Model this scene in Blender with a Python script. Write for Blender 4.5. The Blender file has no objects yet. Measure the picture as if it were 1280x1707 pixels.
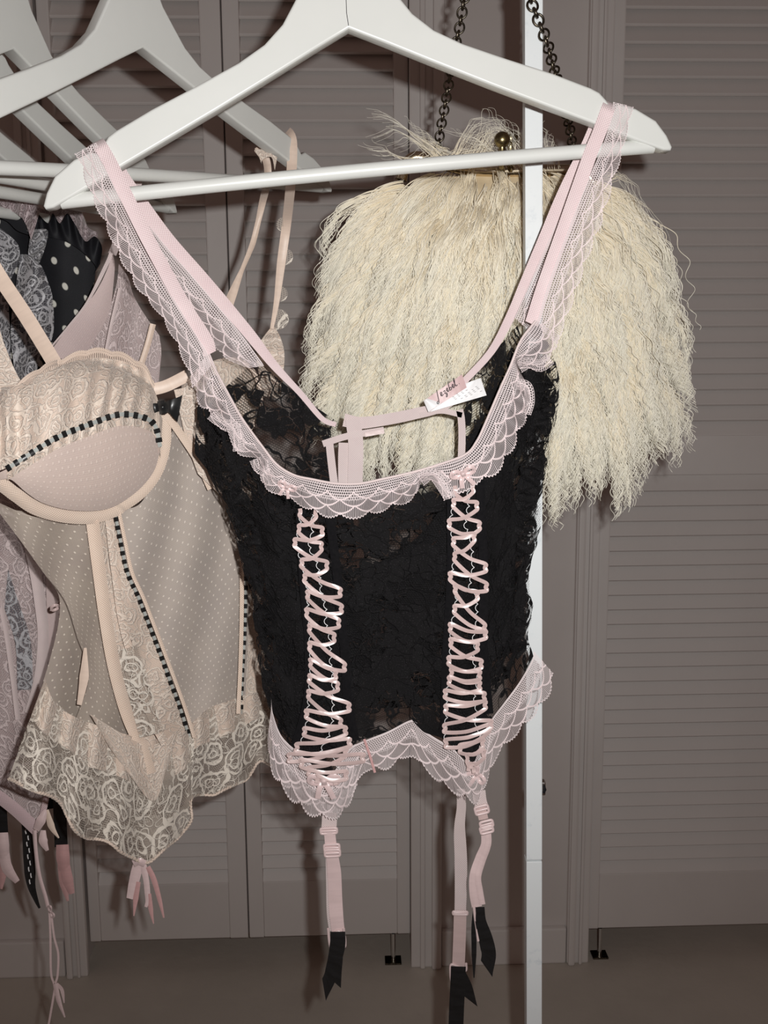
import bpy, bmesh, math, random
import numpy as np
from mathutils import Matrix, Vector
random.seed(7); rng = np.random.default_rng(7)
SC = bpy.context.scene; COL = SC.collection
PI = math.pi

# ------------------------------------------------------------------ camera
F = 1600.0                       # focal length in pixels of the 1280x1707 frame
CAMZ = 1.05; PITCH = math.radians(8.9); ROLL = math.radians(-0.37)
cam_d = bpy.data.cameras.new('camera'); cam = bpy.data.objects.new('camera', cam_d); COL.objects.link(cam)
RM = Matrix.Rotation(PI/2 - PITCH, 4, 'X') @ Matrix.Rotation(ROLL, 4, 'Z')
cam.matrix_world = Matrix.Translation((0, 0, CAMZ)) @ RM
cam_d.sensor_fit = 'VERTICAL'; cam_d.sensor_height = 24.0; cam_d.lens = 24.0 * F / 1707.0
cam_d.clip_start = 0.02; cam_d.clip_end = 50
SC.camera = cam
# ------------------------------------------------------------------ light
w = bpy.data.worlds.new('world'); SC.world = w; w.use_nodes = True
w.node_tree.nodes['Background'].inputs[0].default_value = (1.0, 0.63, 0.52, 1)
w.node_tree.nodes['Background'].inputs[1].default_value = 0.07
fl = bpy.data.lights.new('camera_flash', 'SPOT'); flo = bpy.data.objects.new('camera_flash', fl); COL.objects.link(flo)
fl.energy = 21.5; fl.color = (1.0, 1.0, 0.985); fl.shadow_soft_size = 0.005; fl.spot_size = math.radians(125); fl.spot_blend = 1.0
flo.matrix_world = Matrix.Translation((0.030, 0.0, CAMZ + 0.022)) @ Matrix.Rotation(PI/2 - PITCH + math.radians(9), 4, 'X')
SC.view_settings.view_transform = 'Standard'; SC.view_settings.look = 'None'
SC.view_settings.gamma = 1.0; SC.view_settings.exposure = 0.0; SC.view_settings.use_curve_mapping = False
SC.cycles.transparent_max_bounces = 24

# ------------------------------------------------------------------ geometry helpers
Rn = np.array(RM.to_3x3()); C0 = np.array([0, 0, CAMZ])
def P(px, py, Y):
    """the point of the vertical plane at distance Y seen at pixel px,py"""
    px, py, Y = np.broadcast_arrays(np.asarray(px, float), np.asarray(py, float), np.asarray(Y, float))
    d = np.stack([(px - 640) / F, -(py - 853.5) / F, -np.ones_like(px)], -1) @ Rn.T
    return C0 + d * (Y / d[..., 1])[..., None]
def PV(px, py, Y): return Vector(P(px, py, Y))
def proj(p):
    q = (np.asarray(p, float) - C0) @ Rn
    return 640 - F * q[..., 0] / q[..., 2], 853.5 + F * q[..., 1] / q[..., 2]

def empty(name, label, cat, loc=(0, 0, 0), group=None):
    o = bpy.data.objects.new(name, None); COL.objects.link(o); o.location = loc; o.empty_display_size = 0.02
    tag(o, label, cat, group); return o
def tag(o, label=None, cat=None, group=None, kind=None):
    for k, v in (('label', label), ('category', cat), ('group', group), ('kind', kind)):
        if v: o[k] = v
    return o
def link(name, me, mat, parent=None, label=None, kind=None):
    o = bpy.data.objects.new(name, me); COL.objects.link(o)
    if mat is not None and len(me.materials) == 0: me.materials.append(mat)
    if parent is not None:
        o.parent = parent
        m = parent_world(parent); o.matrix_parent_inverse = m.inverted()
    if label: o['label'] = label
    if kind: o['kind'] = kind
    return o
def parent_world(p):
    if p.parent is None: return p.matrix_basis.copy()
    return parent_world(p.parent) @ p.matrix_parent_inverse @ p.matrix_basis

def grid_mesh(name, G, closed_u=False, uv=True, ref=None):
    """G: (nv, nu, 3) -> smooth quad mesh with a metric UV map and a normalised one"""
    nv, nu = G.shape[:2]
    me = bpy.data.meshes.new(name)
    idx = np.arange(nv * nu).reshape(nv, nu)
    if closed_u: idx = np.concatenate([idx, idx[:, :1]], 1)
    q = np.stack([idx[:-1, :-1], idx[1:, :-1], idx[1:, 1:], idx[:-1, 1:]], -1).reshape(-1, 4)
    me.vertices.add(nv * nu); me.vertices.foreach_set('co', G.reshape(-1).astype(np.float32))
    me.loops.add(q.size); me.loops.foreach_set('vertex_index', q.reshape(-1).astype(np.int32))
    me.polygons.add(len(q)); me.polygons.foreach_set('loop_start', np.arange(0, q.size, 4, dtype=np.int32))
    me.polygons.foreach_set('use_smooth', np.ones(len(q), bool))
    me.update(calc_edges=True)
    if uv and not closed_u:
        du = np.linalg.norm(np.diff(G, axis=1), axis=2).mean(0); U = np.concatenate([[0], np.cumsum(du)])
        dv = np.linalg.norm(np.diff(G, axis=0), axis=2).mean(1); V = np.concatenate([[0], np.cumsum(dv)])
        UU, VV = np.meshgrid(U, V); a = np.stack([UU, VV], -1).reshape(-1, 2)
        b = np.stack(np.meshgrid(U, np.linspace(0, 1, nv)), -1).reshape(-1, 2)
        for nm, arr in (('metric', a), ('norm', b)):
            l = me.uv_layers.new(name=nm); l.data.foreach_set('uv', arr[q.reshape(-1)].reshape(-1).astype(np.float32))
    me.validate(); return me

def smooth(pts, n):
    """Catmull-Rom through the points (any dimension), n samples by arc length"""
    p = np.asarray(pts, float)
    if len(p) == 2: t = np.linspace(0, 1, n)[:, None]; return p[0] * (1 - t) + p[1] * t
    q = np.vstack([2 * p[0] - p[1], p, 2 * p[-1] - p[-2]]); out = []
    for i in range(1, len(q) - 2):
        t = np.linspace(0, 1, 16, endpoint=False)[:, None]
        a, b, c, d = q[i - 1], q[i], q[i + 1], q[i + 2]
        out.append(0.5 * ((2 * b) + (-a + c) * t + (2 * a - 5 * b + 4 * c - d) * t**2 + (-a + 3 * b - 3 * c + d) * t**3))
    out = np.vstack(out + [p[-1:]])
    s = np.concatenate([[0], np.cumsum(np.linalg.norm(np.diff(out[:, :2], axis=0), axis=1))])
    return np.stack([np.interp(np.linspace(0, s[-1], n), s, out[:, k]) for k in range(p.shape[1])], 1)

def coons(top, right, bottom, left, nu, nv):
    t = smooth(top, nu); b = smooth(bottom, nu); l = smooth(left, nv); r = smooth(right, nv)
    u = np.linspace(0, 1, nu)[None, :, None]; v = np.linspace(0, 1, nv)[:, None, None]
    return ((1 - v) * t[None] + v * b[None] + (1 - u) * l[:, None] + u * r[:, None]
            - ((1 - u) * (1 - v) * t[0] + u * (1 - v) * t[-1] + (1 - u) * v * b[0] + u * v * b[-1]))
def panel(name, mat, parent, top, right, bottom, left, Y, nu=60, nv=80, jig=0, **k):
    g = coons(top, right, bottom, left, nu, nv)
    uu, vv = np.meshgrid(np.linspace(0, 1, nu), np.linspace(0, 1, nv))
    G = P(g[..., 0], g[..., 1], Y(g[..., 0], g[..., 1], uu, vv) if callable(Y) else Y)
    return link(name, grid_mesh(name, G), mat, parent, **k)
def strip(name, mat, parent, pairs, Y, nu=200, nv=10, **k):
    """a band lofted between paired inner and outer outline points"""
    a = np.array([[p[0][0], p[0][1], p[1][0], p[1][1]] for p in pairs], float)
    s = smooth(a, nu); t = np.linspace(0, 1, nv)[:, None]
    X = s[None, :, 0] * (1 - t) + s[None, :, 2] * t; Yp = s[None, :, 1] * (1 - t) + s[None, :, 3] * t
    uu, vv = np.meshgrid(np.linspace(0, 1, nu), t[:, 0])
    G = P(X, Yp, Y(X, Yp, uu, vv) if callable(Y) else Y)
    return link(name, grid_mesh(name, G), mat, parent, **k)
def ribbon(name, mat, parent, pts, w, Y=None, n=60, nv=5, curl=0.0, twist=0.0, tw_n=2.0, taper=None, fixed=None, cut=0.0, **k):
    """pts: (x, y[, Y]); a flat band of w pixels running along them; twist tilts it about its own length"""
    p = np.array([[q[0], q[1], (q[2] if len(q) > 2 else Y)] for q in pts], float)
    s = smooth(p, n); T = np.gradient(s[:, :2], axis=0); T /= np.maximum(np.linalg.norm(T, axis=1, keepdims=True), 1e-9)
    N = np.stack([-T[:, 1], T[:, 0]], 1)
    if fixed is not None: N = np.tile(np.array(fixed, float), (n, 1))
    t = np.linspace(-.5, .5, nv)[:, None]; u = np.linspace(0, 1, n)
    W = w * np.ones(n) if taper is None else w * np.interp(u, np.linspace(0, 1, len(taper)), taper)
    ang = twist * np.sin(u * 2 * PI * tw_n)
    X = s[None, :, 0] + N[None, :, 0] * t * W * np.cos(ang); Yp = s[None, :, 1] + N[None, :, 1] * t * W * np.cos(ang)
    if cut:
        rp = np.clip((u - .6) / .4, 0, 1) * W * cut * t; X = X + T[None, :, 0] * rp; Yp = Yp + T[None, :, 1] * rp
    D = s[None, :, 2] + (t * W * np.sin(ang) + curl * (4 * t * t) * W) * s[None, :, 2] / F
    return link(name, grid_mesh(name, P(X, Yp, D)), mat, parent, **k)
def tube_grid(path, r, seg=10, closed=False):
    p = np.asarray(path, float); n = len(p)
    T = (np.roll(p, -1, 0) - np.roll(p, 1, 0)) if closed else np.gradient(p, axis=0)
    T /= np.maximum(np.linalg.norm(T, axis=1, keepdims=True), 1e-12)
    up = np.array([0, 0, 1.0]) if abs(T[0, 2]) < .9 else np.array([0, 1.0, 0]); Ns = []
    nrm = np.cross(T[0], up); nrm /= np.linalg.norm(nrm)
    for i in range(n):
        nrm = nrm - T[i] * (nrm @ T[i]); nrm /= np.linalg.norm(nrm); Ns.append(nrm)
    N = np.array(Ns); B = np.cross(T, N); a = np.linspace(0, 2 * PI, seg, endpoint=False)
    r = np.broadcast_to(np.asarray(r, float), (n,))
    G = p[:, None] + r[:, None, None] * (np.cos(a)[None, :, None] * N[:, None] + np.sin(a)[None, :, None] * B[:, None])
    if closed: G = np.concatenate([G, G[:1]], 0)
    return G
def tube(name, mat, parent, path, r, seg=10, closed=False, **k):
    return link(name, grid_mesh(name, tube_grid(path, r, seg, closed), closed_u=True), mat, parent, **k)
def join_grids(name, mat, parent, grids, closed_u=True, **k):
    V = []; Q = []; off = 0
    for G in grids:
        nv, nu = G.shape[:2]; idx = np.arange(nv * nu).reshape(nv, nu) + off
        if closed_u: idx = np.concatenate([idx, idx[:, :1]], 1)
        Q.append(np.stack([idx[:-1, :-1], idx[1:, :-1], idx[1:, 1:], idx[:-1, 1:]], -1).reshape(-1, 4)); V.append(G.reshape(-1, 3)); off += nv * nu
    V = np.vstack(V); Q = np.vstack(Q); me = bpy.data.meshes.new(name)
    me.from_pydata(V.tolist(), [], Q.tolist()); me.polygons.foreach_set('use_smooth', np.ones(len(Q), bool)); me.update()
    return link(name, me, mat, parent, **k)
def box_mesh(name, x0, x1, y0, y1, z0, z1, bev=0.0):
    bm = bmesh.new(); bmesh.ops.create_cube(bm, size=1)
    for v in bm.verts: v.co = Vector(((x0 + x1) / 2 + v.co.x * (x1 - x0), (y0 + y1) / 2 + v.co.y * (y1 - y0), (z0 + z1) / 2 + v.co.z * (z1 - z0)))
    if bev: bmesh.ops.bevel(bm, geom=bm.edges[:], offset=bev, segments=2, profile=.6, affect='EDGES')
    me = bpy.data.meshes.new(name); bm.to_mesh(me); bm.free(); return me

# ------------------------------------------------------------------ material helpers
class E:
    """a tiny expression layer over math nodes"""
    nt = None
    def __init__(s, v): s.v = v.v if isinstance(v, E) else v
    @staticmethod
    def m(op, *a, clamp=False):
        n = E.nt.nodes.new('ShaderNodeMath'); n.operation = op; n.use_clamp = clamp
        for i, x in enumerate(a):
            x = x.v if isinstance(x, E) else x
            if isinstance(x, (int, float)): n.inputs[i].default_value = x
            else: E.nt.links.new(x, n.inputs[i])
        return E(n.outputs[0])
    def __add__(s, o): return E.m('ADD', s, o)
    __radd__ = __add__
    def __sub__(s, o): return E.m('SUBTRACT', s, o)
    def __rsub__(s, o): return E.m('SUBTRACT', o, s)
    def __mul__(s, o): return E.m('MULTIPLY', s, o)
    __rmul__ = __mul__
    def __truediv__(s, o): return E.m('DIVIDE', s, o)
def sin(x): return E.m('SINE', x)
def cos(x): return E.m('COSINE', x)
def ab(x): return E.m('ABSOLUTE', x)
def fr(x): return E.m('FRACT', x)
def flo_(x): return E.m('FLOOR', x)
def mn(a, b): return E.m('MINIMUM', a, b)
def mx(a, b): return E.m('MAXIMUM', a, b)
def lt(a, b): return E.m('LESS_THAN', a, b)
def gt(a, b): return E.m('GREATER_THAN', a, b)
def sq(x): return E.m('SQRT', x)
def ss(x, a, b, lo=0.0, hi=1.0):
    n = E.nt.nodes.new('ShaderNodeMapRange'); n.interpolation_type = 'SMOOTHSTEP'
    E.nt.links.new(x.v, n.inputs[0])
    for i, q in enumerate((a, b, lo, hi)): n.inputs[i + 1].default_value = q
    return E(n.outputs[0])
def uvs(layer):
    n = E.nt.nodes.new('ShaderNodeUVMap'); n.uv_map = layer
    s = E.nt.nodes.new('ShaderNodeSeparateXYZ'); E.nt.links.new(n.outputs[0], s.inputs[0])
    return E(s.outputs[0]), E(s.outputs[1])
def vec(x, y, z=0.0):
    n = E.nt.nodes.new('ShaderNodeCombineXYZ')
    for i, q in enumerate((x, y, z)):
        q = q.v if isinstance(q, E) else q
        if isinstance(q, (int, float)): n.inputs[i].default_value = q
        else: E.nt.links.new(q, n.inputs[i])
    return n.outputs[0]
def noise(v, scale, detail=2.0, rough=.5, dist=0.0):
    n = E.nt.nodes.new('ShaderNodeTexNoise'); n.inputs['Scale'].default_value = scale; n.inputs['Detail'].default_value = detail
    n.inputs['Roughness'].default_value = rough; n.inputs['Distortion'].default_value = dist
    if v is not None: E.nt.links.new(v, n.inputs['Vector'])
    return E(n.outputs['Fac'])
def voro(v, scale, feature='F1', rnd=1.0):
    n = E.nt.nodes.new('ShaderNodeTexVoronoi'); n.feature = feature; n.inputs['Scale'].default_value = scale; n.inputs['Randomness'].default_value = rnd
    n.voronoi_dimensions = '2D'; E.nt.links.new(v, n.inputs['Vector'])
    return E(n.outputs['Distance'])
def coord(kind='Object'):
    n = E.nt.nodes.new('ShaderNodeTexCoord'); return n.outputs[kind]
def mixc(f, a, b):
    n = E.nt.nodes.new('ShaderNodeMix'); n.data_type = 'RGBA'
    f = f.v if isinstance(f, E) else f
    if isinstance(f, (int, float)): n.inputs[0].default_value = f
    else: E.nt.links.new(f, n.inputs[0])
    for i, c in ((6, a), (7, b)):
        if isinstance(c, tuple): n.inputs[i].default_value = (*c, 1)
        else: E.nt.links.new(c, n.inputs[i])
    return n.outputs[2]
def mat(name, col=(.8, .8, .8), rough=.6, metal=0.0, build=None, spec=.5, sheen=0.0):
    m = bpy.data.materials.new(name); m.use_nodes = True; nt = m.node_tree; E.nt = nt
    b = nt.nodes['Principled BSDF']; b.inputs['Base Color'].default_value = (*col, 1); b.inputs['Roughness'].default_value = rough
    b.inputs['Metallic'].default_value = metal; b.inputs['Specular IOR Level'].default_value = spec
    if sheen: b.inputs['Sheen Weight'].default_value = sheen
    if build:
        r = build()
        if 'color' in r: nt.links.new(r['color'], b.inputs['Base Color'])
        if 'alpha' in r: nt.links.new(r['alpha'].v, b.inputs['Alpha'])
        if 'rough' in r: nt.links.new(r['rough'].v, b.inputs['Roughness'])
        if 'bump' in r:
            bu = nt.nodes.new('ShaderNodeBump'); bu.inputs['Strength'].default_value = r.get('bs', .4); bu.inputs['Distance'].default_value = r.get('bd', .001)
            nt.links.new(r['bump'].v, bu.inputs['Height']); nt.links.new(bu.outputs[0], b.inputs['Normal'])
    return m

# ---- plain materials
def paint(c1, c2, sc=6, bs=.15):
    def f():
        v = coord(); n = noise(v, sc, 4, .6); n2 = noise(v, sc * 14, 2)
        return dict(color=mixc(ss(n, .3, .7), c1, c2), bump=n2, bs=bs, bd=.0005)
    return f
M_wall = mat('wall_paint', rough=.75, build=paint((.69, .64, .615), (.64, .59, .565), 3, .25))
M_door = mat('door_paint', rough=.6, build=paint((.735, .69, .665), (.69, .645, .62), 4, .2))
def b_floor():
    v = coord(); n = noise(v, 2.2, 5, .65); n2 = noise(v, 60, 3, .6)
    return dict(color=mixc(ss(n, .3, .72), (.50, .455, .40), (.60, .545, .48)), bump=n2, bs=.3, bd=.002)
M_floor = mat('floor_boards', rough=.55, build=b_floor)
M_dark = mat('closet_shade', (.02, .017, .015), .9, build=paint((.02, .017, .015), (.03, .025, .02)))  # closet shade put into the colour as near black
M_hang = mat('hanger_lacquer', rough=.32, build=paint((.74, .74, .71), (.70, .705, .675), 9, .08))
M_pole = mat('pole_white_paint', rough=.38, build=lambda: (lambda n: dict(color=mixc(ss(n, .55, .75), (.84, .87, .88), (.66, .71, .75)), bump=n, bs=.2, bd=.0005))(noise(coord(), 45, 5, .7)))
M_chrome = mat('chrome', (.75, .75, .74), .18, 1.0, build=lambda: dict(rough=noise(coord(), 60) * .3 + .05))
M_gold = mat('old_brass', rough=.3, metal=1.0, build=lambda: dict(color=mixc(ss(noise(coord(), 90, 3), .35, .65), (.36, .29, .14), (.20, .16, .09))))
M_chain = mat('antique_chain', rough=.34, metal=1.0, build=lambda: dict(color=mixc(ss(noise(coord(), 300, 3), .35, .65), (.20, .17, .13), (.08, .07, .055))))
M_frame = mat('pale_gold_frame', rough=.22, metal=1.0, build=lambda: dict(color=mixc(ss(noise(coord(), 50, 3), .35, .65), (.80, .68, .50), (.62, .52, .38))))

def satin(c, c2=None, rough=.33, nm='satin'):
    c2 = c2 or tuple(x * .93 for x in c)
    def f():
        u, v = uvs('metric'); n = noise(vec(u * 300, v * 40), 1.0, 3)
        return dict(color=mixc(ss(n, .3, .7), c, c2), bump=noise(vec(u * 90, v * 90), 1.0, 2), bs=.25, bd=.0012)
    return mat(nm, rough=rough, build=f, sheen=.2)
M_pinksat = satin((.62, .465, .445), nm='pink_satin', rough=.28)
M_blush = satin((.76, .58, .57), nm='blush_satin', rough=.3)
M_dusty = satin((.62, .36, .35), nm='dusty_pink_satin', rough=.3)
M_blacksat = satin((.012, .012, .013), (.006, .006, .006), nm='black_satin', rough=.32)
M_peachsat = satin((.80, .63, .52), nm='peach_satin', rough=.45)
def knit(c, c2, nm, sc=900.0):
    def f():
        u, v = uvs('metric'); h = sin(u * sc * 2.2) * sin(v * sc * 2.2)
        n = noise(vec(u, v), 60, 4)
        return dict(color=mixc(ss(h * .35 + n, .2, .9), c, c2), bump=h, bs=.5, bd=.0006)
    return mat(nm, rough=.8, build=f, sheen=.3)
M_pinkband = knit((.80, .62, .63), (.87, .72, .72), 'pink_plush_elastic', 1500)
M_pinktape = knit((.70, .57, .56), (.78, .66, .64), 'pink_tape', 1800)
M_peachband = knit((.80, .62, .50), (.86, .70, .58), 'peach_elastic', 1500)
M_pinklow = knit((.62, .45, .47), (.70, .53, .54), 'pink_hem_elastic', 1500)

# ---- scalloped trim lace: honeycomb net beside the seam, fans of ribs between overlapping scallop cords
def net_mask(u, v, cell, wd=.32):
    a = fr(u / cell + fr(flo_(v / cell) * .5)) - .5; b = fr(v / cell) - .5
    d = sq(a * a + b * b); return ss(d, wd, wd + .14)
def b_trim(col, col2, scal=.020, net_to=.42):
    def f():
        u, vm = uvs('metric'); _, v = uvs('norm')
        u = u + (noise(vec(u * 20, v), 1.0, 1) - .5) * .006
        net = net_mask(u, vm, .00165, .30) * ss(v, net_to + .1, net_to, 0, 1) * .9
        U = u / scal
        cords = None; hatch_on = gt(v, net_to * .7)
        for k in range(4):
            uu = (fr(U + .5 * (k % 2)) - .5) * 2.0
            arc = (1.0 - uu * uu) * .20 + (.24 + .19 * k)
            d = ab(v - arc); c = ss(d, .034, .012)
            cords = c if cords is None else mx(cords, c)
        uu = (fr(U + .5) - .5) * 2.0
        hatch = ss(sin(u * 2 * PI / .00115 + (fr(U * 1.0) - .5) * v * 9), -.1, .5) * .70 * ss(v, net_to - .1, net_to + .05)
        edge = (1.0 - ab(uu) * ab(uu)) * .14 + .845 + sin(u * 2 * PI / .0022) * .018
        inside = lt(v, edge); rim = ss(ab(v - edge), .05, .02)
        sel = ss(v, .05, .025)
        a = mx(mx(mx(net, cords * .92), hatch), mx(rim * .9, sel)) * .93 + .06
        return dict(alpha=a * inside, color=mixc(cords, col2, col))
    return f
M_trim = mat('pink_scalloped_lace', rough=.7, build=b_trim((.84, .70, .70), (.76, .66, .66)), sheen=.2)
# ---- black floral lace
def b_black(th=.50, hole=.40):
    def f():
        u, v = uvs('metric'); w1 = noise(vec(u, v), 45, 2) - .5; w2 = noise(vec(u + .3, v + .7), 45, 2) - .5
        vv = vec(u + w1 * .018, v + w2 * .018); d = voro(vv, 44)
        flower = ss(d, .50, .44); petals = ss(voro(vv, 120, 'DISTANCE_TO_EDGE'), .03, .06)
        big = noise(vec(u, v), 24, 3, .55); dense = ss(big, th, th + .03)
        vine = ss(ab(noise(vec(u + 2.0, v), 40, 2) - .5), .022, .010)
        solid = mx(flower * mx(petals, dense), mx(dense * .97, vine)); solid = mx(solid * mx(dense, ss(big, th - .09, th - .06)), vine)
        net = net_mask(u, v, .0018, hole) * .88; cord = ss(ab(d - .47), .035, .014)
        a = mx(mx(solid, net), cord); spk = ss(noise(vec(u, v), 900, 1), .52, .68)
        return dict(alpha=a, color=mixc(spk * .8, (.0035, .003, .0035), (.022, .020, .022)), bump=solid * .6 + cord + spk * .3, bs=.8, bd=.0015)
    return f
M_black = mat('black_floral_lace', rough=.85, build=b_black(.515, .42), spec=.25)
M_black3 = mat('dense_black_lace', rough=.85, build=b_black(.44, .37), spec=.25)
M_black2 = mat('black_sheer_lace', rough=.85, build=b_black(.53, .40), spec=.25)
# ---- cream floral lace
def b_cream(c1, c2, sc=42.0, bg=.18, nc=.0016):
    def f():
        u, v = uvs('metric'); w1 = noise(vec(u, v), 60, 2) - .5; w2 = noise(vec(u + .3, v + .7), 60, 2) - .5
        vv = vec(u + w1 * .014, v + w2 * .014); d = voro(vv, sc); e = voro(vv, sc * 2.6, 'DISTANCE_TO_EDGE')
        d2 = voro(vec(u + w2 * .02 + .11, v + w1 * .02), sc * 1.9)
        ring = mx(ss(ab(d - .46), .09, .045), ss(ab(d - .20), .07, .03)); ring = mx(ring, ss(ab(d2 - .38), .075, .03) * .9)
        fill = ss(noise(vec(u, v), 55, 2), .52, .58) * .7
        pet = ss(e, .05, .02) * ss(d, .5, .4)
        net = net_mask(u, v, nc, .30) * .6 + bg
        a = mx(mx(ring, pet), mx(net, fill * .8))
        return dict(alpha=mn(a, .97), color=mixc(mx(ring, pet), c1, c2), bump=ring + pet, bs=.7, bd=.0012)
    return f
M_cream = mat('cream_floral_lace', rough=.65, build=b_cream((.46, .39, .33), (.78, .70, .61), 52, .10), sheen=.2)
M_creamd = mat('cream_dense_lace', rough=.55, build=b_cream((.74, .59, .49), (.82, .70, .60), 75, .86), sheen=.3)
M_pinklace = mat('soft_pink_lace', rough=.7, build=b_cream((.54, .43, .42), (.70, .58, .57), 70, .62), sheen=.2)
M_mauve = mat('mauve_lace', rough=.6, build=b_cream((.30, .22, .23), (.50, .41, .42), 80, .45), sheen=.3)
M_silver = mat('silver_grey_lace', rough=.42, build=b_cream((.14, .135, .15), (.50, .49, .51), 60, .35, .0021), sheen=.3)
# ---- dotted tulle
def b_dot(c1, c2, dot, cell=.0072, a0=.86, rad=.105):
    def f():
        u, v = uvs('metric'); U = u / cell; V = v / (cell * .8)
        a = (fr(U + fr(flo_(V) * .5)) - .5); b = (fr(V) - .5) * .8
        d = ss(sq(a * a + b * b), rad + .035, rad - .02); n = noise(vec(u, v), 22, 3)
        fine = net_mask(u, v, .0011, .26)
        return dict(alpha=mx(fine * .12 + a0, d), color=mixc(d, mixc(ss(n, .3, .7), c1, c2), dot), bump=fine * .3 + d, bs=.4, bd=.0006)
    return f
M_tulle = mat('cream_dotted_tulle', rough=.75, build=b_dot((.53, .455, .40), (.46, .395, .355), (.76, .67, .59)), sheen=.25)
M_tulle2 = mat('sheer_dotted_tulle', rough=.75, build=b_dot((.52, .44, .37), (.45, .375, .325), (.70, .61, .52), .0075, .62), sheen=.25)
M_cup = mat('blush_dotted_cup', rough=.6, build=b_dot((.72, .575, .51), (.66, .53, .475), (.78, .64, .57), .0048, 1.0, .15), sheen=.3)
M_polka = mat('black_polka_satin', rough=.6, spec=.15, build=b_dot((.014, .014, .017), (.009, .009, .011), (.62, .60, .54), .0235, 1.0, .12))
M_blackfab = mat('black_fabric', rough=.6, spec=.2, build=lambda: dict(color=mixc(noise(coord(), 40), (.014, .014, .017), (.007, .007, .009))))
M_channel = mat('matte_black_tape', rough=.95, spec=.1, build=lambda: dict(color=mixc(noise(coord(), 500), (.004, .004, .005), (.012, .011, .012))))
M_pinkmesh = mat('dusky_pink_mesh', rough=.7, build=b_dot((.62, .49, .47), (.56, .44, .43), (.63, .51, .49), .004, .93), sheen=.2)
# ---- writing, tag
M_ink = mat('tag_ink', rough=.6, build=lambda: dict(color=mixc(noise(coord(), 400), (.012, .008, .012), (.03, .018, .025))))
M_tagpink = satin((.56, .36, .36), (.62, .42, .41), nm='dusty_tag_satin', rough=.38)
M_tagwhite = satin((.86, .84, .84), (.80, .78, .79), nm='white_care_label', rough=.45)
# ---- fur
def b_fur():
    n = E.nt.nodes.new('ShaderNodeHairInfo'); t = E(n.outputs['Intercept']); r = E(n.outputs['Random'])
    base = mixc(ss(t, .05, .75), (.98, .85, .62), (.95, .90, .76)); return dict(color=mixc(r * .5, base, (.99, .96, .88)))
M_fur = mat('cream_curly_fur', rough=.42, build=b_fur)
M_hide = mat('fur_hide', rough=.9, build=lambda: dict(color=mixc(ss(noise(coord(), 60, 4), .3, .7), (.74, .60, .40), (.60, .47, .30))))

# ================================================================== THE SETTING
DW = 1.55; YAW = math.radians(1.9)
WM = Matrix.Translation((0, DW, 0)) @ Matrix.Rotation(YAW, 4, 'Z')
WN = np.array([-math.sin(YAW), math.cos(YAW), 0]); WS = np.array([math.cos(YAW), math.sin(YAW), 0])
def WL(px, py, off=0.0):
    """wall coordinates (s along, z up) of the point of the wall plane, off metres out into the room"""
    d = np.array([(px - 640) / F, -(py - 853.5) / F, -1.0]) @ Rn.T
    o = np.array([0, DW, 0]) - WN * off
    t = ((o - C0) @ WN) / (d @ WN); p = C0 + t * d
    return float((p - np.array([0, DW, 0])) @ WS), float(p[2])
def wbox(name, s0, s1, y0, y1, z0, z1, m, parent=None, kind=None, bev=.001, **k):
    """box in wall coordinates; y0..y1 metres out of the wall into the room"""
    me = box_mesh(name, s0, s1, -y1, -y0, z0, z1, bev); me.transform(WM)
    return link(name, me, m, parent, kind=kind, **k)
floor_z = 0.0
me = box_mesh('floor', -2.6, 2.6, -1.4, 3.2, -.05, 0)
link('floor', me, M_floor, kind='structure')
TOP = 2.05
sA0 = WL(145, 1500)[0]; sA1 = WL(411.5, 1500)[0]; sB0 = WL(413.5, 1500)[0]; sB1 = WL(684, 1500)[0]
sT1 = WL(735, 1300)[0]; sR0 = WL(944, 1500)[0]; sC0 = WL(983, 1500)[0]
zbL = WL(412, 1566)[1]; zbR = WL(1100, 1548)[1]
sC1 = sC0 + .40
# wall pieces, light block behind the doors
wbox('wall_back', sT1 - .02, sR0 + .01, -.08, .0, 0, 2.4, M_wall, kind='structure')
wbox('wall_left', -2.4, WL(112, 1500)[0] + .02, -.08, .0, 0, 2.4, M_wall, kind='structure')
wbox('wall_right', sC1 + .05, 2.4, -.08, .0, 0, 2.4, M_wall, kind='structure')
wbox('wall_top', WL(112, 1500)[0] - .03, sC1 + .08, -.08, .001, TOP + .02, 2.45, M_wall, kind='structure')
wbox('closet_light_block', sA0 - .1, sC1 + .1, -.62, -.58, 0, 2.4, M_dark, kind='structure')  # dark backing added behind the louvres to stop world light showing through
zt = WL(800, 1545)[1]
bb = wbox('baseboard_back', sT1 + .001, sR0 - .001, .0, .012, 0, zt, M_door, kind='structure', bev=.003)
wbox('baseboard_left', -2.4, WL(108, 1550)[0], .0, .012, 0, zt, M_door, kind='structure', bev=.003)
def trim(name, s0, s1, inner_right):
    """moulded casing: stepped boards side by side"""
    r = wbox(name, s0, s1, .0, .013, 0, TOP, M_door, kind='structure', bev=.003)
    wd = s1 - s0
    a, b = (s0 + wd * .0, s0 + wd * .34) if inner_right else (s1 - wd * .34, s1)
    wbox('casing_ridge', a + .001, b, .0131, .021, 0, TOP, M_door, r, bev=.004)
    c = s0 + wd * (.52 if inner_right else .30)
    wbox('casing_bead', c, c + wd * .16, .0131, .018, 0, TOP, M_door, r, bev=.003)
    return r
trim('trim_1', sB1 + .0004, sT1, False)
trim('trim_2', sR0, sC0 - .003, True)
trim('trim_3', WL(108, 1500)[0], sA0 - .002, True)
trim('trim_4', sC1 + .003, sC1 + .05, False)

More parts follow.
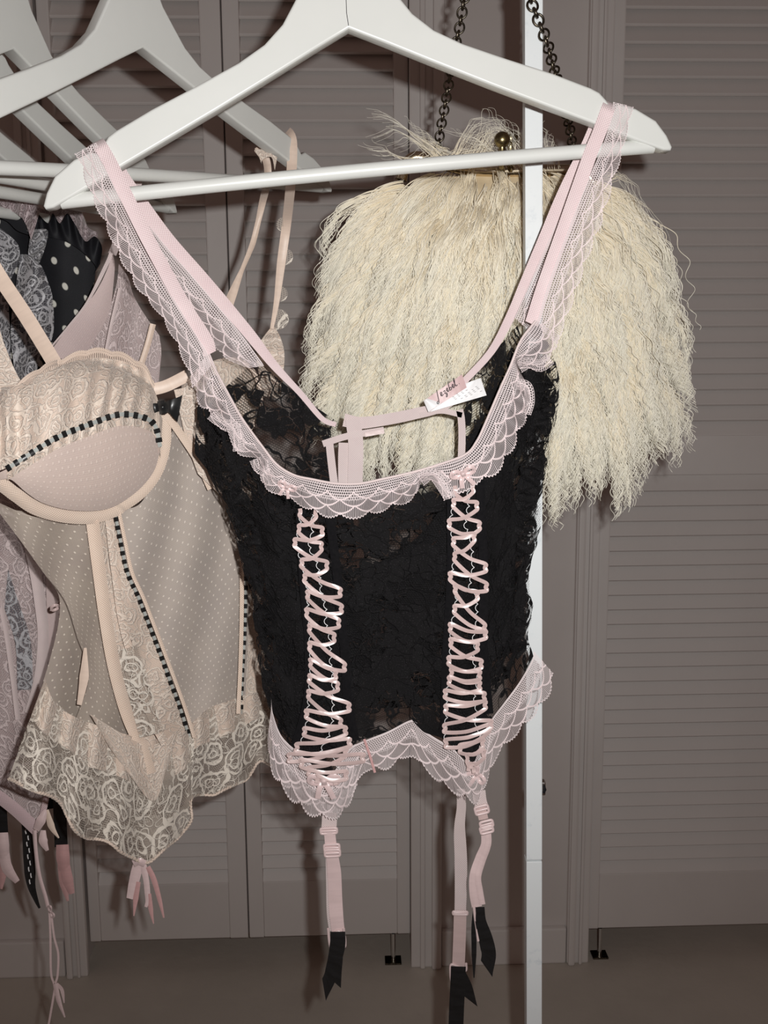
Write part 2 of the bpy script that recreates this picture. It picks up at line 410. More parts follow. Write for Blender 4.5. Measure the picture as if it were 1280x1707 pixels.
def louvre_door(name, s0, s1, stl, str_, zb, y_sec, off, kind='structure'):
    """bifold panel: stiles, rails and separate slats; y_sec = pixel rows bounding the slat fields"""
    root = wbox(name, s0, s0 + stl, off - .028, off, zb, TOP, M_door, kind=kind, bev=.0025)
    wbox('stile', s1 - str_, s1, off - .028, off, zb, TOP, M_door, root, bev=.0025)
    xm = 1100 if s0 > .3 else 500
    zz = [WL(xm, y)[1] for y in y_sec]        # bottom of slats 2, top of 2, bottom of 1, ...
    a, b = s0 + stl, s1 - str_
    wbox('rail', a, b, off - .026, off - .002, zb, zz[0], M_door, root, bev=.0015)
    wbox('rail', a, b, off - .026, off - .002, zz[1], zz[2], M_door, root, bev=.0015)
    wbox('rail', a, b, off - .026, off - .002, TOP - .06, TOP, M_door, root, bev=.0015)
    me = None
    pitch = .0251
    for z0, z1 in ((zz[0], zz[1]), (zz[2], TOP - .06)):
        n = max(1, round((z1 - z0) / pitch)); h = (z1 - z0) / n
        for k in range(n):
            if me is None:
                me = box_mesh('slat', a - .002, b + .002, -.0028, .0028, -.0165, .0165, .0012)
                me.transform(Matrix.Rotation(math.radians(-31), 4, 'X'))
                me.materials.append(M_door)
            o = bpy.data.objects.new('slat', me); COL.objects.link(o)
            o.matrix_world = WM @ Matrix.Translation((0, -(off - .014), z0 + h * (k + .5)))
            o.parent = root
    return root
L1 = (1472, 805, 738)
louvre_door('door_1', sA0, sA1, .019, .032, zbL, L1, -.004)
louvre_door('door_2', sB0, sB1, .026, .023, zbL, L1, -.004)
louvre_door('door_3', sC0, sC1, .018, .03, zbR, (1458, 793, 727), -.004)
# floor pivot bracket under the right door, guide under the middle door
t = empty('floor_pivot', 'small dark metal pivot bracket on the floor under the right louvred door', 'bracket', tuple(WM @ Vector((sC0 + .03, 0, 0))))
wbox('plate', sC0 + .008, sC0 + .036, -.02, .004, .0, .003, M_chain, t)
tb = [WM @ Vector((sC0 + .022, .008, z)) for z in (.003, zbR * .5, zbR)]
tube('pin', M_chrome, t, tb, .004, 12)
t = empty('floor_pivot', 'small dark metal guide plate on the floor under the middle louvred door', 'bracket', tuple(WM @ Vector((sB1 - .03, 0, 0))))
wbox('plate', sB1 - .045, sB1 - .016, -.02, .004, .0, .003, M_chain, t)
tb = [WM @ Vector((sB1 - .03, .008, z)) for z in (.003, zbL * .5, zbL)]
tube('pin', M_chrome, t, tb, .004, 12)

# ================================================================== GARMENT RACK
YP = .775
pt = P(887.5, 0, YP); pb = P(888.5, 1707, YP); pd = (pb - pt) / (pt[2] - pb[2])
rack_top = pt - pd * .14; rack_foot = pb + pd * (pb[2] - .012); hw = .0068
js = P(888.5, 1429, YP)
rack = empty('garment_rack', 'white painted square metal post of a clothes rack between the corset and the fur bag', 'clothes rack', tuple(rack_foot))
def post(name, p0, p1):
    me = box_mesh(name, -hw, hw, -hw, hw, 0, float(np.linalg.norm(p1 - p0)), .0009)
    dirv = Vector(p1 - p0).normalized(); q = dirv.to_track_quat('Z', 'Y'); R3 = q.to_matrix().to_4x4()
    ax = (R3 @ Vector((1, 0, 0))); ang = math.atan2(ax.y, ax.x)
    me.transform(Matrix.Translation(Vector(p0)) @ R3 @ Matrix.Rotation(-ang, 4, 'Z'))
    return link(name, me, M_pole, rack)
post('upper_post', js + np.array([0, 0, .0009]), rack_top); post('lower_post', rack_foot, js - np.array([0, 0, .0004]))
RZ = float(rack_top[2])
tube('rail', M_pole, rack, [(rack_top[0] + .02, YP, RZ), (0, YP, RZ), (-.35, YP, RZ), (-.75, YP, RZ)], .008, 16)
tube('left_post', M_pole, rack, [(-.74, YP, RZ), (-.74, YP, .5), (-.74, YP, .01)], .0075, 12)
for x in (rack_foot[0], -.74):
    me = box_mesh('foot', x - .012, x + .012, YP - .2, YP + .2, 0, .014, .003); link('foot', me, M_pole, rack)
# screw on the right face of the post
sp = P(905, 1312, YP)
me = box_mesh('screw_plate', sp[0] - .0018, sp[0] + .0018, YP - .004, YP + .004, sp[2] - .006, sp[2] + .006, .0012); link('screw_plate', me, M_chrome, rack, label='small chrome screw fitting')
tube('screw_head', M_blackfab, rack, [Vector(sp) + Vector((0, -.0045, .003)), Vector(sp) + Vector((.001, -.0055, 0)), Vector(sp) + Vector((0, -.0045, -.003))], .0011, 8)

# ================================================================== HANGERS
HS = .000418; HZ = HS * .915
right = [(38, 150), (46, 122), (60, 84), (83, 48), (104, 16), (136, -14), (180, -40), (251, -72), (324, -103), (385, -133), (399, -142), (409, -155), (417, -169), (430, -164), (458, -175), (491, -199), (508, -226), (516, -247), (513, -253), (500, -251), (470, -237), (448, -226), (400, -201), (323, -163.5), (222, -114), (126, -65), (55, -28)]
outline = [(x, z) for x, z in right] + [(0, 0)] + [(-x, z) for x, z in reversed(right)]
def hanger_parts():
    bm = bmesh.new(); th = .0062
    vs = [bm.verts.new((x * HS, -th, z * HZ)) for x, z in outline]
    f = bm.faces.new(vs); r = bmesh.ops.extrude_face_region(bm, geom=[f])
    for v in r['geom']:
        if isinstance(v, bmesh.types.BMVert): v.co.y = th
    bmesh.ops.recalc_face_normals(bm, faces=bm.faces[:])
    ed = [e for e in bm.edges if abs(e.verts[0].co.y - e.verts[1].co.y) < 1e-6]
    bmesh.ops.bevel(bm, geom=ed, offset=.0017, segments=3, profile=.5, affect='EDGES')
    for f in bm.faces: f.smooth = len(f.verts) <= 4
    me = bpy.data.meshes.new('hanger_body'); bm.to_mesh(me); bm.free(); me.materials.append(M_hang)
    bar = np.array([(x * HS, 0, (-240 + 5 * (1 - (x / 490) ** 2)) * HZ) for x in np.linspace(-490, 488, 24)])
    mb = grid_mesh('hanger_bar', tube_grid(bar, .0049, 16), closed_u=True); mb.materials.append(M_hang)
    hk = [(0, 0, .058), (0, 0, .075), (0, 0, .088), (.004, 0, .098)] + [(.018 * math.cos(a), 0, .118 + .020 * math.sin(a)) for a in np.linspace(-1.2, 3.4, 14)]
    hk = [(0, 0, .058), (0, 0, .078)] + [(.0 + .017 * math.sin(a), 0, .095 + .017 - .017 * math.cos(a)) for a in np.linspace(.0, 4.3, 18)]
    mh = grid_mesh('hook', tube_grid(smooth(np.array(hk)[:, [0, 2, 1]], 40)[:, [0, 2, 1]], .0018, 10), closed_u=True); mh.materials.append(M_chrome)
    return me, mb, mh
HB, HBAR, HOOK = hanger_parts()
def fit(corr, init, fix=(), w=None):
    """pose (x, y, z, yaw, roll) so that local hanger points fall where the photo shows them"""
    L = np.array([c[0] for c in corr], float) * np.array([HS, HZ]); T = np.array([c[1] for c in corr], float)
    p = np.array(init, float); free = [i for i in range(5) if i not in fix]
    def res(p):
        M = pose(p); q = np.array([[*(M @ Vector((a, 0, b)))] for a, b in L]); X, Y = proj(q); return np.concatenate([X - T[:, 0], Y - T[:, 1]])
    for _ in range(40):
        r = res(p); J = []
        for i in free:
            d = np.zeros(5); d[i] = 1e-5; J.append((res(p + d) - r) / 1e-5)
        J = np.array(J).T; dp = np.linalg.solve(J.T @ J + 1e-3 * np.eye(len(free)), -J.T @ r); p[free] += np.clip(dp, -.05, .05)
    return p, res(p)
def pose(p): return Matrix.Translation((p[0], p[1], p[2])) @ Matrix.Rotation(p[3], 4, 'Z') @ Matrix.Rotation(p[4], 4, 'Y')
def hanger(p, label):
    M = pose(p); t = empty('coat_hanger', label, 'hanger', group='white wooden hangers on the rack')
    t.matrix_world = M
    for nm, me in (('body', HB), ('trouser_bar', HBAR), ('hook', HOOK)):
        o = bpy.data.objects.new(nm, me); COL.objects.link(o); o.parent = t
    t.children[-1]['label'] = 'chrome hook' if t.children else ''
    return M
a0 = PV(583, 52, .70)
p1, r1 = fit([((0, 0), (583, 52)), ((515, -250), (1118, 252)), ((-515, -250), (74, 350)), ((324, -103), (915, 125)), ((-400, -201), (200, 281)), ((-251, -72), (320, 155)), ((400, -201), (1000, 215))], (*a0, .075, -.09), (3,))
H1 = hanger(p1, 'white wooden hanger nearest the camera, holding the black lace corset')
crk = [H1 @ Vector((x * HS, -.00625, z * HZ)) for x, z in ((0, 4), (-1, 25), (1, 55), (-1, 90))]
tube('joint_crack', M_ink, COL.objects['coat_hanger'], crk, .00022, 6, label='hairline crack at the glued centre joint')
a0 = PV(232, 85, .765)
p2, r2 = fit([((0, 0), (232, 85)), ((515, -250), (564, 333)), ((391, -137), (484, 228)), ((400, -201), (465, 270)), ((-222, -114), (46, 174)), ((-370, -187), (-40, 214))], (*a0, .89, 0), (1,))
hanger(p2, 'second white wooden hanger, angled behind the first and holding the cream bustier')
a0 = PV(15, 88, .74)
p3, r3 = fit([((0, 0), (15, 88)), ((515, -250), (292, 366)), ((324, -103), (190, 214))], (*a0, 1.2, 0), (1,))
hanger(p3, 'third white wooden hanger from the right, its arm running down to the pink camisole')
p4 = p3 + np.array([-.036, .010, -.004, .02, 0.0]); hanger(p4, 'fourth white wooden hanger from the right, just behind the third')
p5 = p3 + np.array([-.084, .012, -.012, .03, 0.0]); hanger(p5, 'white wooden hanger furthest left, only its lower arm in view')
print('HFIT', p1, np.abs(r1).max(), p2, np.abs(r2).max(), p3, np.abs(r3).max())

# ================================================================== BLACK LACE CORSET
YC = .705
corset = empty('black_lace_corset', 'black floral lace corset with pink ruffled lace and pink criss-cross lacing on the front hanger', 'corset', tuple(PV(600, 900, YC)))
def bulge(X, Y, u, v):
    fold = .0022 * np.sin(X / 17.0 + Y / 60.0) + .0016 * np.sin(X / 9.0 - Y / 33.0)
    return YC - .004 - .020 * np.clip(1 - ((X - 640) / 300.0) ** 2, 0, 1) + fold * (np.abs(X - 640) / 300.0 * 1.2 + .3)
def jit(pts, a, n=46):
    s = smooth(pts, n); j = np.abs(np.sin(np.arange(n) * 1.3)) * a + rng.uniform(-.4, .4, n) * a; s[1:-1, 0] += j[1:-1]; return s
Ledge = [(346, 592), (333, 640), (331, 674), (327, 752), (344, 775), (355, 802), (376, 838), (382, 868), (397, 906), (406, 948), (422, 988), (426, 1040), (437, 1128), (448, 1172), (466, 1220), (483, 1242)]
Redge = [(893, 535), (914, 577), (928, 620), (930, 670), (921, 717), (911, 768), (901, 830), (896, 892), (880, 959), (886, 1019), (877, 1062), (889, 1094)]
neck = [(346, 592), (365, 628), (385, 665), (405, 700), (440, 748), (462, 775), (490, 792), (520, 799), (560, 806), (600, 806), (640, 798), (680, 789), (720, 778), (775, 758), (795, 735), (808, 708), (820, 680), (835, 645), (850, 612), (868, 568), (893, 535)]
bot = [(483, 1242), (510, 1266), (544, 1294), (565, 1275), (588, 1242), (645, 1220), (687, 1200), (706, 1220), (741, 1233), (770, 1262), (789, 1272), (802, 1235), (816, 1202), (859, 1146), (889, 1094)]
panel('front_panel', M_black, corset, neck, jit(Redge, 3), bot, jit(Ledge, -3), bulge, 150, 150)
# inner lining of the middle and thick seams: a second lace layer, as the photo shows an almost opaque centre
core_t = [(410, 760), (470, 840), (530, 930), (605, 945), (690, 900), (775, 800), (850, 740)]
core_b = [(478, 1225), (520, 1255), (560, 1250), (640, 1105), (700, 1100), (760, 1225), (830, 1150)]
panel('lining_panel', M_black3, corset, core_t, [(850, 740), (860, 900), (850, 1050), (830, 1150)], core_b, [(410, 760), (430, 900), (460, 1080), (478, 1225)], lambda X, Y, u, v: bulge(X, Y, u, v) + .006, 90, 90)
# casings (opaque channels beside the lacing)
for pts in ([(500, 850), (505, 960), (515, 1080), (512, 1170), (492, 1245)], [(548, 850), (562, 960), (574, 1080), (580, 1170), (592, 1235)], [(752, 810), (752, 950), (745, 1080), (740, 1220)], [(800, 800), (806, 950), (806, 1080), (815, 1190)]):
    ribbon('lacing_channel', M_channel, corset, pts, 15, YC - .0262, 40, 5, curl=.1)
# ruched side tapes
for ed, sx in ((Ledge[3:], 22), (Redge[2:], -22)):
    s = smooth([(x + sx, y) for x, y in ed], 120); s[:, 0] += np.sin(np.arange(120) * .9) * 3
    ribbon('ruched_side_tape', M_black2, corset, [(x, y, YC - .012 + .003 * math.sin(i * 1.1)) for i, (x, y) in enumerate(s)], 34, n=160, nv=7, curl=.08)
# back panels
def backY(X, Y, u, v): return .738 + .002 * np.sin(X / 15.0 + Y / 50.0)
panel('back_panel', M_black2, corset, [(427, 598), (480, 645), (566, 706)], [(566, 706), (552, 738), (552, 775), (560, 850), (592, 885), (594, 1180)], [(470, 1215), (530, 1222), (594, 1200)], [(427, 598), (340, 700), (385, 850), (420, 1000), (470, 1215)], backY, 50, 90)
panel('back_panel', M_black2, corset, [(783, 628), (820, 590), (862, 543)], [(862, 543), (915, 680), (890, 830), (870, 980), (850, 1130)], [(612, 1200), (700, 1190), (850, 1130)], [(783, 628), (772, 690), (772, 780), (700, 850), (612, 890), (612, 1180)], backY, 50, 90)
# pink piping of the back opening and hook tape
yb = .7335
band = ribbon('neck_band', M_pinktape, corset, [(573, 700), (600, 705), (640, 700), (690, 690), (740, 676), (790, 640)], 19, yb - .002, 60, 5, taper=[1.15, 1, 1, .95, .8, .7])
ribbon('hook_tape', M_pinktape, corset, [(588, 698), (593, 740), (592, 800), (592, 850)], 25, yb - .004, 40, 5)
ribbon('hook_tape', M_pinktape, corset, [(573, 738), (572, 770), (573, 840)], 17, yb - .002, 30, 5)
ribbon('edge_binding', M_pinktape, corset, [(538, 740), (575, 728), (608, 722), (640, 717)], 11, yb - .0045, 30, 4)
ribbon('edge_binding', M_pinktape, corset, [(549, 738), (553, 775), (560, 830)], 13, yb - .003, 30, 4)
ribbon('edge_binding', M_pinktape, corset, [(700, 692), (735, 685), (770, 692)], 9, yb - .003, 30, 4)
ribbon('edge_binding', M_pinktape, corset, [(766, 683), (769, 700), (770, 730), (768, 790)], 12, yb - .003, 30, 4)
ribbon('hook_strip', M_pinksat, corset, [(608, 725), (640, 719)], 7, yb - .006, 10, 3)
# straps: front bands over the hanger, back bands from behind the bar
fY = .6935; M1 = pose(p1)
HL = (M1 @ Vector((-430 * HS, -.0062, -190 * HZ))).y - .0016; HR = (M1 @ Vector((430 * HS, -.0062, -190 * HZ))).y - .0016
print('HL', HL, HR)
sl = [(156, 239, HL + .014), (161, 236, HL + .006), (167, 243, HL - .001), (176, 258, HL - .001), (190, 284, HL - .001), (213, 332, HL + .003), (247, 400, min(HL + .010, fY)), (302, 501, fY), (342, 565, fY), (350, 590, fY)]
sr = [(1020, 176, HR + .014), (1018, 171, HR + .006), (1014, 180, HR - .001), (1008, 196, HR - .001), (996, 228, HR - .001), (982, 262, HR), (942, 375, min(HR + .008, fY)), (905, 480, fY), (886, 540, fY)]
bl = [(186, 262, .712), (205, 296, .715), (226, 326, .718), (280, 400, .724), (339, 467, .728), (410, 550, .732), (456, 608, .734), (500, 655, .734), (537, 698, .734), (560, 708, .734)]
br = [(1008, 186, .712), (994, 210, .714), (977, 248, .716), (942, 318, .720), (905, 404, .724), (873, 477, .728), (852, 525, .731), (820, 584, .733), (777, 632, .734), (755, 655, .734)]
ribbon('shoulder_strap', M_pinkband, corset, bl, 23, n=120, nv=7, curl=-.06, taper=[1, 1, 1, .95, .8, .45, .35])
ribbon('shoulder_strap', M_pinkband, corset, br, 22, n=120, nv=7, curl=-.06, taper=[1, 1, 1, .9, .75, .55, .5])
ribbon('shoulder_strap', M_pinkband, corset, sl, 23, n=140, nv=7, curl=-.08, fixed=(-.89, .45))
ribbon('shoulder_strap', M_pinkband, corset, sr, 23, n=140, nv=7, curl=-.08, fixed=(-.91, -.41))
# strap laces
def YL(base, amp=.0025, fq=60, top=0.0):
    return lambda X, Y, u, v: base + amp * v * np.sin(u * fq) - top * np.clip(1 - (u - .2) * 4, 0, 1) 
strip('strap_lace', M_trim, corset, [((160, 238), (124, 256)), ((165, 250), (130, 268)), ((176, 280), (140, 296)), ((192, 315), (152, 330)), ((213, 355), (172, 372)), ((240, 408), (198, 430)), ((270, 462), (228, 482)), ((300, 515), (262, 522)), ((328, 560), (288, 566)), ((345, 588), (306, 606)), ((352, 610), (320, 648))], YL(.6915, .002, 40, .6930 - HL), 200, 12)
strip('strap_lace', M_trim, corset, [((1022, 170), (1056, 178)), ((1020, 188), (1053, 196)), ((1014, 215), (1046, 222)), ((1002, 250), (1038, 258)), ((985, 290), (1024, 302)), ((962, 345), (1006, 366)), ((935, 415), (980, 434)), ((912, 480), (958, 499)), ((898, 528), (940, 548)), ((893, 540), (929, 575))], YL(.6915, .002, 40, .6930 - HR), 200, 12)
strip('strap_lace', M_trim, corset, [((212, 318), (190, 316)), ((262, 392), (222, 410)), ((322, 462), (280, 492)), ((392, 545), (345, 560)), ((432, 598), (366, 592)), ((440, 610), (412, 614))], YL(.722, .003, 35), 160, 12)
strip('strap_lace', M_trim, corset, [((974, 262), (998, 275)), ((946, 330), (978, 345)), ((908, 415), (940, 430)), ((880, 480), (912, 500)), ((858, 530), (886, 556))], YL(.722, .003, 30), 160, 12)
# neckline ruffle: two layers
npairs = [((348, 585), (316, 632)), ((365, 625), (335, 682)), ((385, 665), (366, 702)), ((405, 700), (380, 722)), ((420, 722), (392, 757)), ((440, 748), (430, 768)), ((462, 775), (437, 812)), ((490, 792), (480, 832)), ((520, 799), (522, 856)), ((560, 806), (560, 866)), ((600, 806), (605, 864)), ((640, 798), (648, 850)), ((680, 789), (690, 833)), ((700, 784), (703, 804)), ((720, 778), (724, 806)), ((750, 768), (748, 834)), ((775, 758), (790, 812)), ((795, 735), (824, 795)), ((808, 708), (850, 762)), ((820, 680), (869, 722)), ((835, 645), (883, 682)), ((850, 612), (880, 645)), ((858, 590), (864, 612)), ((868, 568), (890, 614)), ((885, 545), (926, 592)), ((893, 533), (932, 560))]
def ruffY(X, Y, u, v): return bulge(X, Y, u, v) * 0 + YC - .006 - .022 * np.clip(1 - ((X - 640) / 300.0) ** 2, 0, 1) - .004 - .006 * v + .0055 * v * np.sin(u * 78 + 2 * np.sin(u * 23))
ruf = strip('neckline_lace', M_trim, corset, npairs, ruffY, 520, 16)
tube('neckline_cord', M_pinktape, ruf, [PV(x, y, float(ruffY(np.array(x), np.array(y), 0, 0)) - .001) for x, y in smooth(neck, 120)], .0009, 8)
# fallen folds of the ruffle (photo: folded loops at left and under the middle)
for i, (pts, wd) in enumerate((([(352, 690), (372, 708), (388, 712), (396, 730), (398, 752)], 16), ([(425, 765), (432, 782), (445, 790), (452, 808)], 15), ([(700, 800), (715, 792), (730, 798), (742, 815), (748, 832)], 18), ([(865, 612), (880, 606), (900, 610), (918, 598)], 16), ([(860, 640), (878, 645), (882, 668), (876, 690)], 14))):
    ribbon('lace_fold', M_trim, ruf, pts, wd * 1.3, YC - .033 if i in (2,) else YC - .02, 50, 8, curl=-.2)
# hem lace
hpairs = [((452, 1165), (452, 1182)), ((455, 1190), (446, 1242)), ((468, 1225), (455, 1294)), ((490, 1248), (485, 1336)), ((520, 1275), (514, 1360)), ((544, 1296), (545, 1368)), ((565, 1275), (572, 1360)), ((582, 1248), (592, 1322)), ((600, 1238), (608, 1289)), ((645, 1220), (645, 1284)), ((687, 1200), (684, 1263)), ((700, 1213), (704, 1281)), ((722, 1228), (739, 1312)), ((755, 1248), (775, 1334)), ((785, 1275), (797, 1340)), ((800, 1240), (814, 1300)), ((818, 1202), (830, 1262)), ((840, 1172), (864, 1224)), ((865, 1138), (895, 1190)), ((886, 1102), (920, 1152)), ((890, 1086), (924, 1124))]
def hemY(X, Y, u, v): return YC - .006 - .018 * np.clip(1 - ((X - 640) / 300.0) ** 2, 0, 1) - .003 * v + .003 * v * np.sin(u * 55)
strip('hem_lace', M_trim, corset, hpairs, hemY, 460, 16)
# lower half layer of the same lace behind the points of the hem
strip('hem_lace', M_trim, corset, [((470, 1235), (470, 1310)), ((510, 1270), (520, 1350)), ((545, 1300), (548, 1366)), ((580, 1260), (575, 1345)), ((592, 1240), (596, 1310))], .712, 160, 12)
ribbon('hem_seam', M_dusty, corset, [(607, 1232), (616, 1258), (625, 1288)], 4, YC - .029, 12, 3)
# lacing
rowsL = [((155, 165), (230, 172)), ((150, 250), (262, 262)), ((130, 320), (258, 340)), ((165, 425), (285, 435)), ((180, 500), (352, 572)), ((195, 585), (358, 655)), ((190, 675), (345, 728)), ((205, 755), (322, 802)), ((205, 845), (374, 950)), ((210, 930), (330, 990)), ((205, 1010), (340, 1050)), ((200, 1090), (396, 1155)), ((190, 1190), (355, 1235)), ((180, 1280), (378, 1275)), ((142, 1360), (398, 1335)), ((105, 1412), (465, 1412)), ((165, 1440), (380, 1385)), ((200, 1480), (382, 1500)), ((240, 1520), (330, 1530))]
rowsR = [((165, 185), (245, 180)), ((160, 250), (262, 262)), ((140, 345), (274, 355)), ((160, 430), (250, 408)), ((165, 500), (302, 550)), ((145, 592), (306, 640)), ((168, 650), (265, 680)), ((165, 745), (298, 830)), ((145, 830), (302, 862)), ((148, 900), (265, 920)), ((138, 985), (282, 1000)), ((150, 1040), (275, 1052)), ((140, 1078), (275, 1102)), ((122, 1140), (296, 1152)), ((125, 1210), (300, 1192)), ((120, 1300), (326, 1282)), ((125, 1370), (318, 1300)), ((190, 1395), (290, 1370)), ((222, 1440), (295, 1420)), ((228, 1482), (250, 1490))]
def lacing(rows, ox, oy, sc, label):
    conv = lambda q: (ox + q[0] / sc, oy + q[1] / sc)
    t = empty('lacing', None, None); t.parent = corset; t.matrix_parent_inverse = parent_world(corset).inverted()
    t['label'] = label
    for s in (0, 1):
        pts = []
        for k, (l, r) in enumerate(rows):
            q = conv(l if (k + s) % 2 == 0 else r)
            dx = 1.5 if (k + s) % 2 == 0 else -1.5
            y0 = YC - .0325 + (.0012 if s else 0)
            if pts:                      # the middle of each crossing lies proud or under
                m = ((pts[-1][0] + q[0]) / 2, (pts[-1][1] + q[1]) / 2 + 2.0); pts.append((m[0], m[1], y0 - (.0014 if (k % 2) == s else -.0003)))
            pts.append((q[0] - dx * .6, q[1] - 6.5, y0)); pts.append((q[0], q[1], y0 + .0006)); pts.append((q[0] - dx * .6, q[1] + 6.5, y0))
        ribbon('lacing_ribbon', M_pinksat, t, pts, 6.7, n=1100, nv=5, curl=.03, twist=.35, tw_n=len(rows) / 2.0)
    for side in (0, 1):
        e = smooth([conv((r[side][0] if side == 0 else min(r[side][0], r[0][0] + 60 + k * 5.5), r[side][1])) for k, r in enumerate(rows)], 260)
        pth = [PV(x + 2.4 * math.sin(i * .9), y + 1.6 * math.cos(i * .9), YC - .030 - .0006 * math.sin(i * .45)) for i, (x, y) in enumerate(e)]
        tube('picot_edge', M_tagwhite, t, pth, .00028, 6, kind='stuff')
lacing(rowsL, 450, 800, 3.047, 'left column of pink satin lacing')
lacing(rowsR, 700, 750, 2.8, 'right column of pink satin lacing')
def bow(parent, m, x, y, Y, s, tails=True, ang=0.0, label=None):
    t = empty('bow', None, None); t.parent = parent; t.matrix_parent_inverse = parent_world(parent).inverted()
    if label: t['label'] = label
    ca, sa = math.cos(ang), math.sin(ang)
    R = lambda a, b, d=0.0: (x + (a * ca - b * sa) * s, y + (a * sa + b * ca) * s, Y + d)
    for sg in (-1, 1):
        ribbon('loop', m, t, [R(0, 0, -.001), R(sg * .8, -.55, -.004), R(sg * 1.5, -.5, -.004), R(sg * 1.6, .0, -.002), R(sg * 1.0, .2, 0), R(0, .05, 0)], .55 * s, n=40, curl=.15)
        if tails: ribbon('tail', m, t, [R(0, 0, -.001), R(sg * .5, .8, -.003), R(sg * (.9 + .2 * sg), 1.9, -.001)], .6 * s, n=24, curl=.1)
    ribbon('knot', m, t, [R(-.05, -.4, -.005), R(0, 0, -.007), R(.05, .4, -.005)], .6 * s, n=12, curl=.3)
    return t
bow(corset, M_blush, 540, 1303, YC - .028, 15, label='small pink satin bow at the left point of the hem')
bow(corset, M_blush, 795, 1290, YC - .02, 11, ang=1.1, label='small pink satin bow at the right point of the hem')
bow(corset, M_blush, 478 + 0, 812, YC - .03, 9, ang=.4, label='tiny pink bow on the neckline lace')
bow(corset, M_blush, 772, 790, YC - .034, 12, ang=-.3, label='tiny pink bow at the top of the right lacing')
# garters
def slider(parent, x, y, Y, wpx, hpx, ang=0.0):
    ca, sa = math.cos(ang), math.sin(ang); c = []
    for k in range(32):
        a = 2 * PI * k / 32; cx = math.copysign(abs(math.cos(a)) ** .35, math.cos(a)) * wpx / 2; cy = math.copysign(abs(math.sin(a)) ** .35, math.sin(a)) * hpx / 2
        c.append(PV(x + cx * ca - cy * sa, y + cx * sa + cy * ca, Y))
    o = tube('slider', M_blush, parent, c, .0011, 8, closed=True)
    tube('slider_bar', M_blush, o, [PV(x - wpx / 2 * ca, y - wpx / 2 * sa, Y), PV(x, y, Y - .0005), PV(x + wpx / 2 * ca, y + wpx / 2 * sa, Y)], .001, 8)
    return o
def garter(label): 
    t = empty('garter', None, None); t.parent = corset; t.matrix_parent_inverse = parent_world(corset).inverted(); t['label'] = label; return t
g = garter('left garter strap with a black satin bow tail'); yg = .694
ribbon('lace_tab', M_pinktape, g, [(549, 1355), (549, 1368), (548, 1384)], 25, yg, 10, 5)
slider(g, 548, 1385, yg - .002, 27, 9, -.05)
ribbon('strap', M_blush, g, [(549, 1384, yg - .003), (551, 1405, yg - .003), (553, 1422, yg - .002), (557, 1455, yg), (559, 1500, yg + .001), (561, 1530, yg), (564, 1556, yg)], 23, n=50, curl=.06, taper=[.8, .85, 1, 1, 1, .95])
ribbon('strap_lining', M_pinktape, g, [(546, 1385), (547, 1420), (548, 1470), (549, 1520), (553, 1552)], 9, yg + .003, 30)
slider(g, 553, 1413, yg - .003, 25, 11, -.05); slider(g, 554, 1422, yg - .0035, 25, 11, -.05)
tube('clasp', M_blush, g, [PV(x, y, yg - .001) for x, y in smooth([(547, 1548), (549, 1570), (553, 1585), (554, 1562), (563, 1552), (574, 1560), (575, 1580), (573, 1548)], 40)], .0011, 8)
ribbon('black_ribbon', M_blacksat, g, [(563, 1553, yg - .004), (563, 1572, yg - .005), (559, 1595, yg - .004), (551, 1625, yg - .004), (540, 1650, yg - .003)], 26, cut=-1.5, n=40, curl=.1, taper=[.95, 1, .9, .85, .8])
ribbon('black_ribbon', M_blacksat, g, [(564, 1560, yg - .003), (563, 1595, yg - .002), (561, 1620, yg - .001), (560, 1640, yg)], 17, cut=-.8, n=30, curl=.1)
g = garter('right front garter strap with a black satin bow')
ribbon('lace_tab', M_pinktape, g, [(798, 1318), (800, 1335), (804, 1348)], 22, yg, 10, 5)
ribbon('strap_end', M_pinksat, g, [(801, 1344), (806, 1366)], 16, yg - .003, 10, 4, curl=.15)
slider(g, 803, 1350, yg - .003, 22, 13, -.25); slider(g, 811, 1374, yg - .004, 21, 11, -.25); slider(g, 811, 1383, yg - .004, 21, 11, -.25)
ribbon('strap', M_blush, g, [(810, 1385, yg), (810, 1408, yg), (800, 1432, yg + .001), (791, 1460, yg), (791, 1490, yg), (795, 1512, yg)], 17, n=60, curl=.15)
ribbon('strap_lining', M_blush, g, [(813, 1388, yg - .001), (813, 1410, yg - .001), (804, 1436, yg), (797, 1462, yg - .001), (800, 1485, yg - .001), (804, 1508, yg - .001)], 10, n=60, curl=.15)
tube('clasp', M_blush, g, [PV(x, y, yg - .002) for x, y in smooth([(790, 1512), (792, 1530), (795, 1550), (797, 1568)], 20)], .0012, 8)
ribbon('black_ribbon', M_blacksat, g, [(800, 1512, yg - .003), (801, 1535, yg - .004), (808, 1560, yg - .004), (814, 1588, yg - .003), (811, 1615, yg - .002)], 25, cut=-1.1, n=40, curl=.12, taper=[.6, .75, .95, 1.0, .9])
ribbon('black_ribbon', M_blacksat, g, [(792, 1518, yg), (790, 1545, yg), (790, 1580, yg), (790, 1630, yg)], 9, n=30, curl=.1, taper=[.9, 1, .9, .2])
yb2 = .745
g = garter('back garter strap hanging behind the hem with a black satin bow')
ribbon('strap', M_pinktape, g, [(768, 1315), (769, 1345), (766, 1380), (768, 1430), (768, 1480), (767, 1525)], 20, yb2, 60, curl=.05, taper=[.7, .8, 1, 1.05, 1.0, .95])
ribbon('strap_doubled', M_pinksat, g, [(767, 1520), (766, 1560), (764, 1612)], 21, yb2 - .003, 40, curl=.06)
slider(g, 767, 1522, yb2 - .004, 24, 5, .02)
tube('clasp', M_blush, g, [PV(x, y, yb2 - .003) for x, y in smooth([(777, 1606), (776, 1618), (764, 1612), (752, 1608), (751, 1625), (753, 1640)], 40)], .0011, 8)
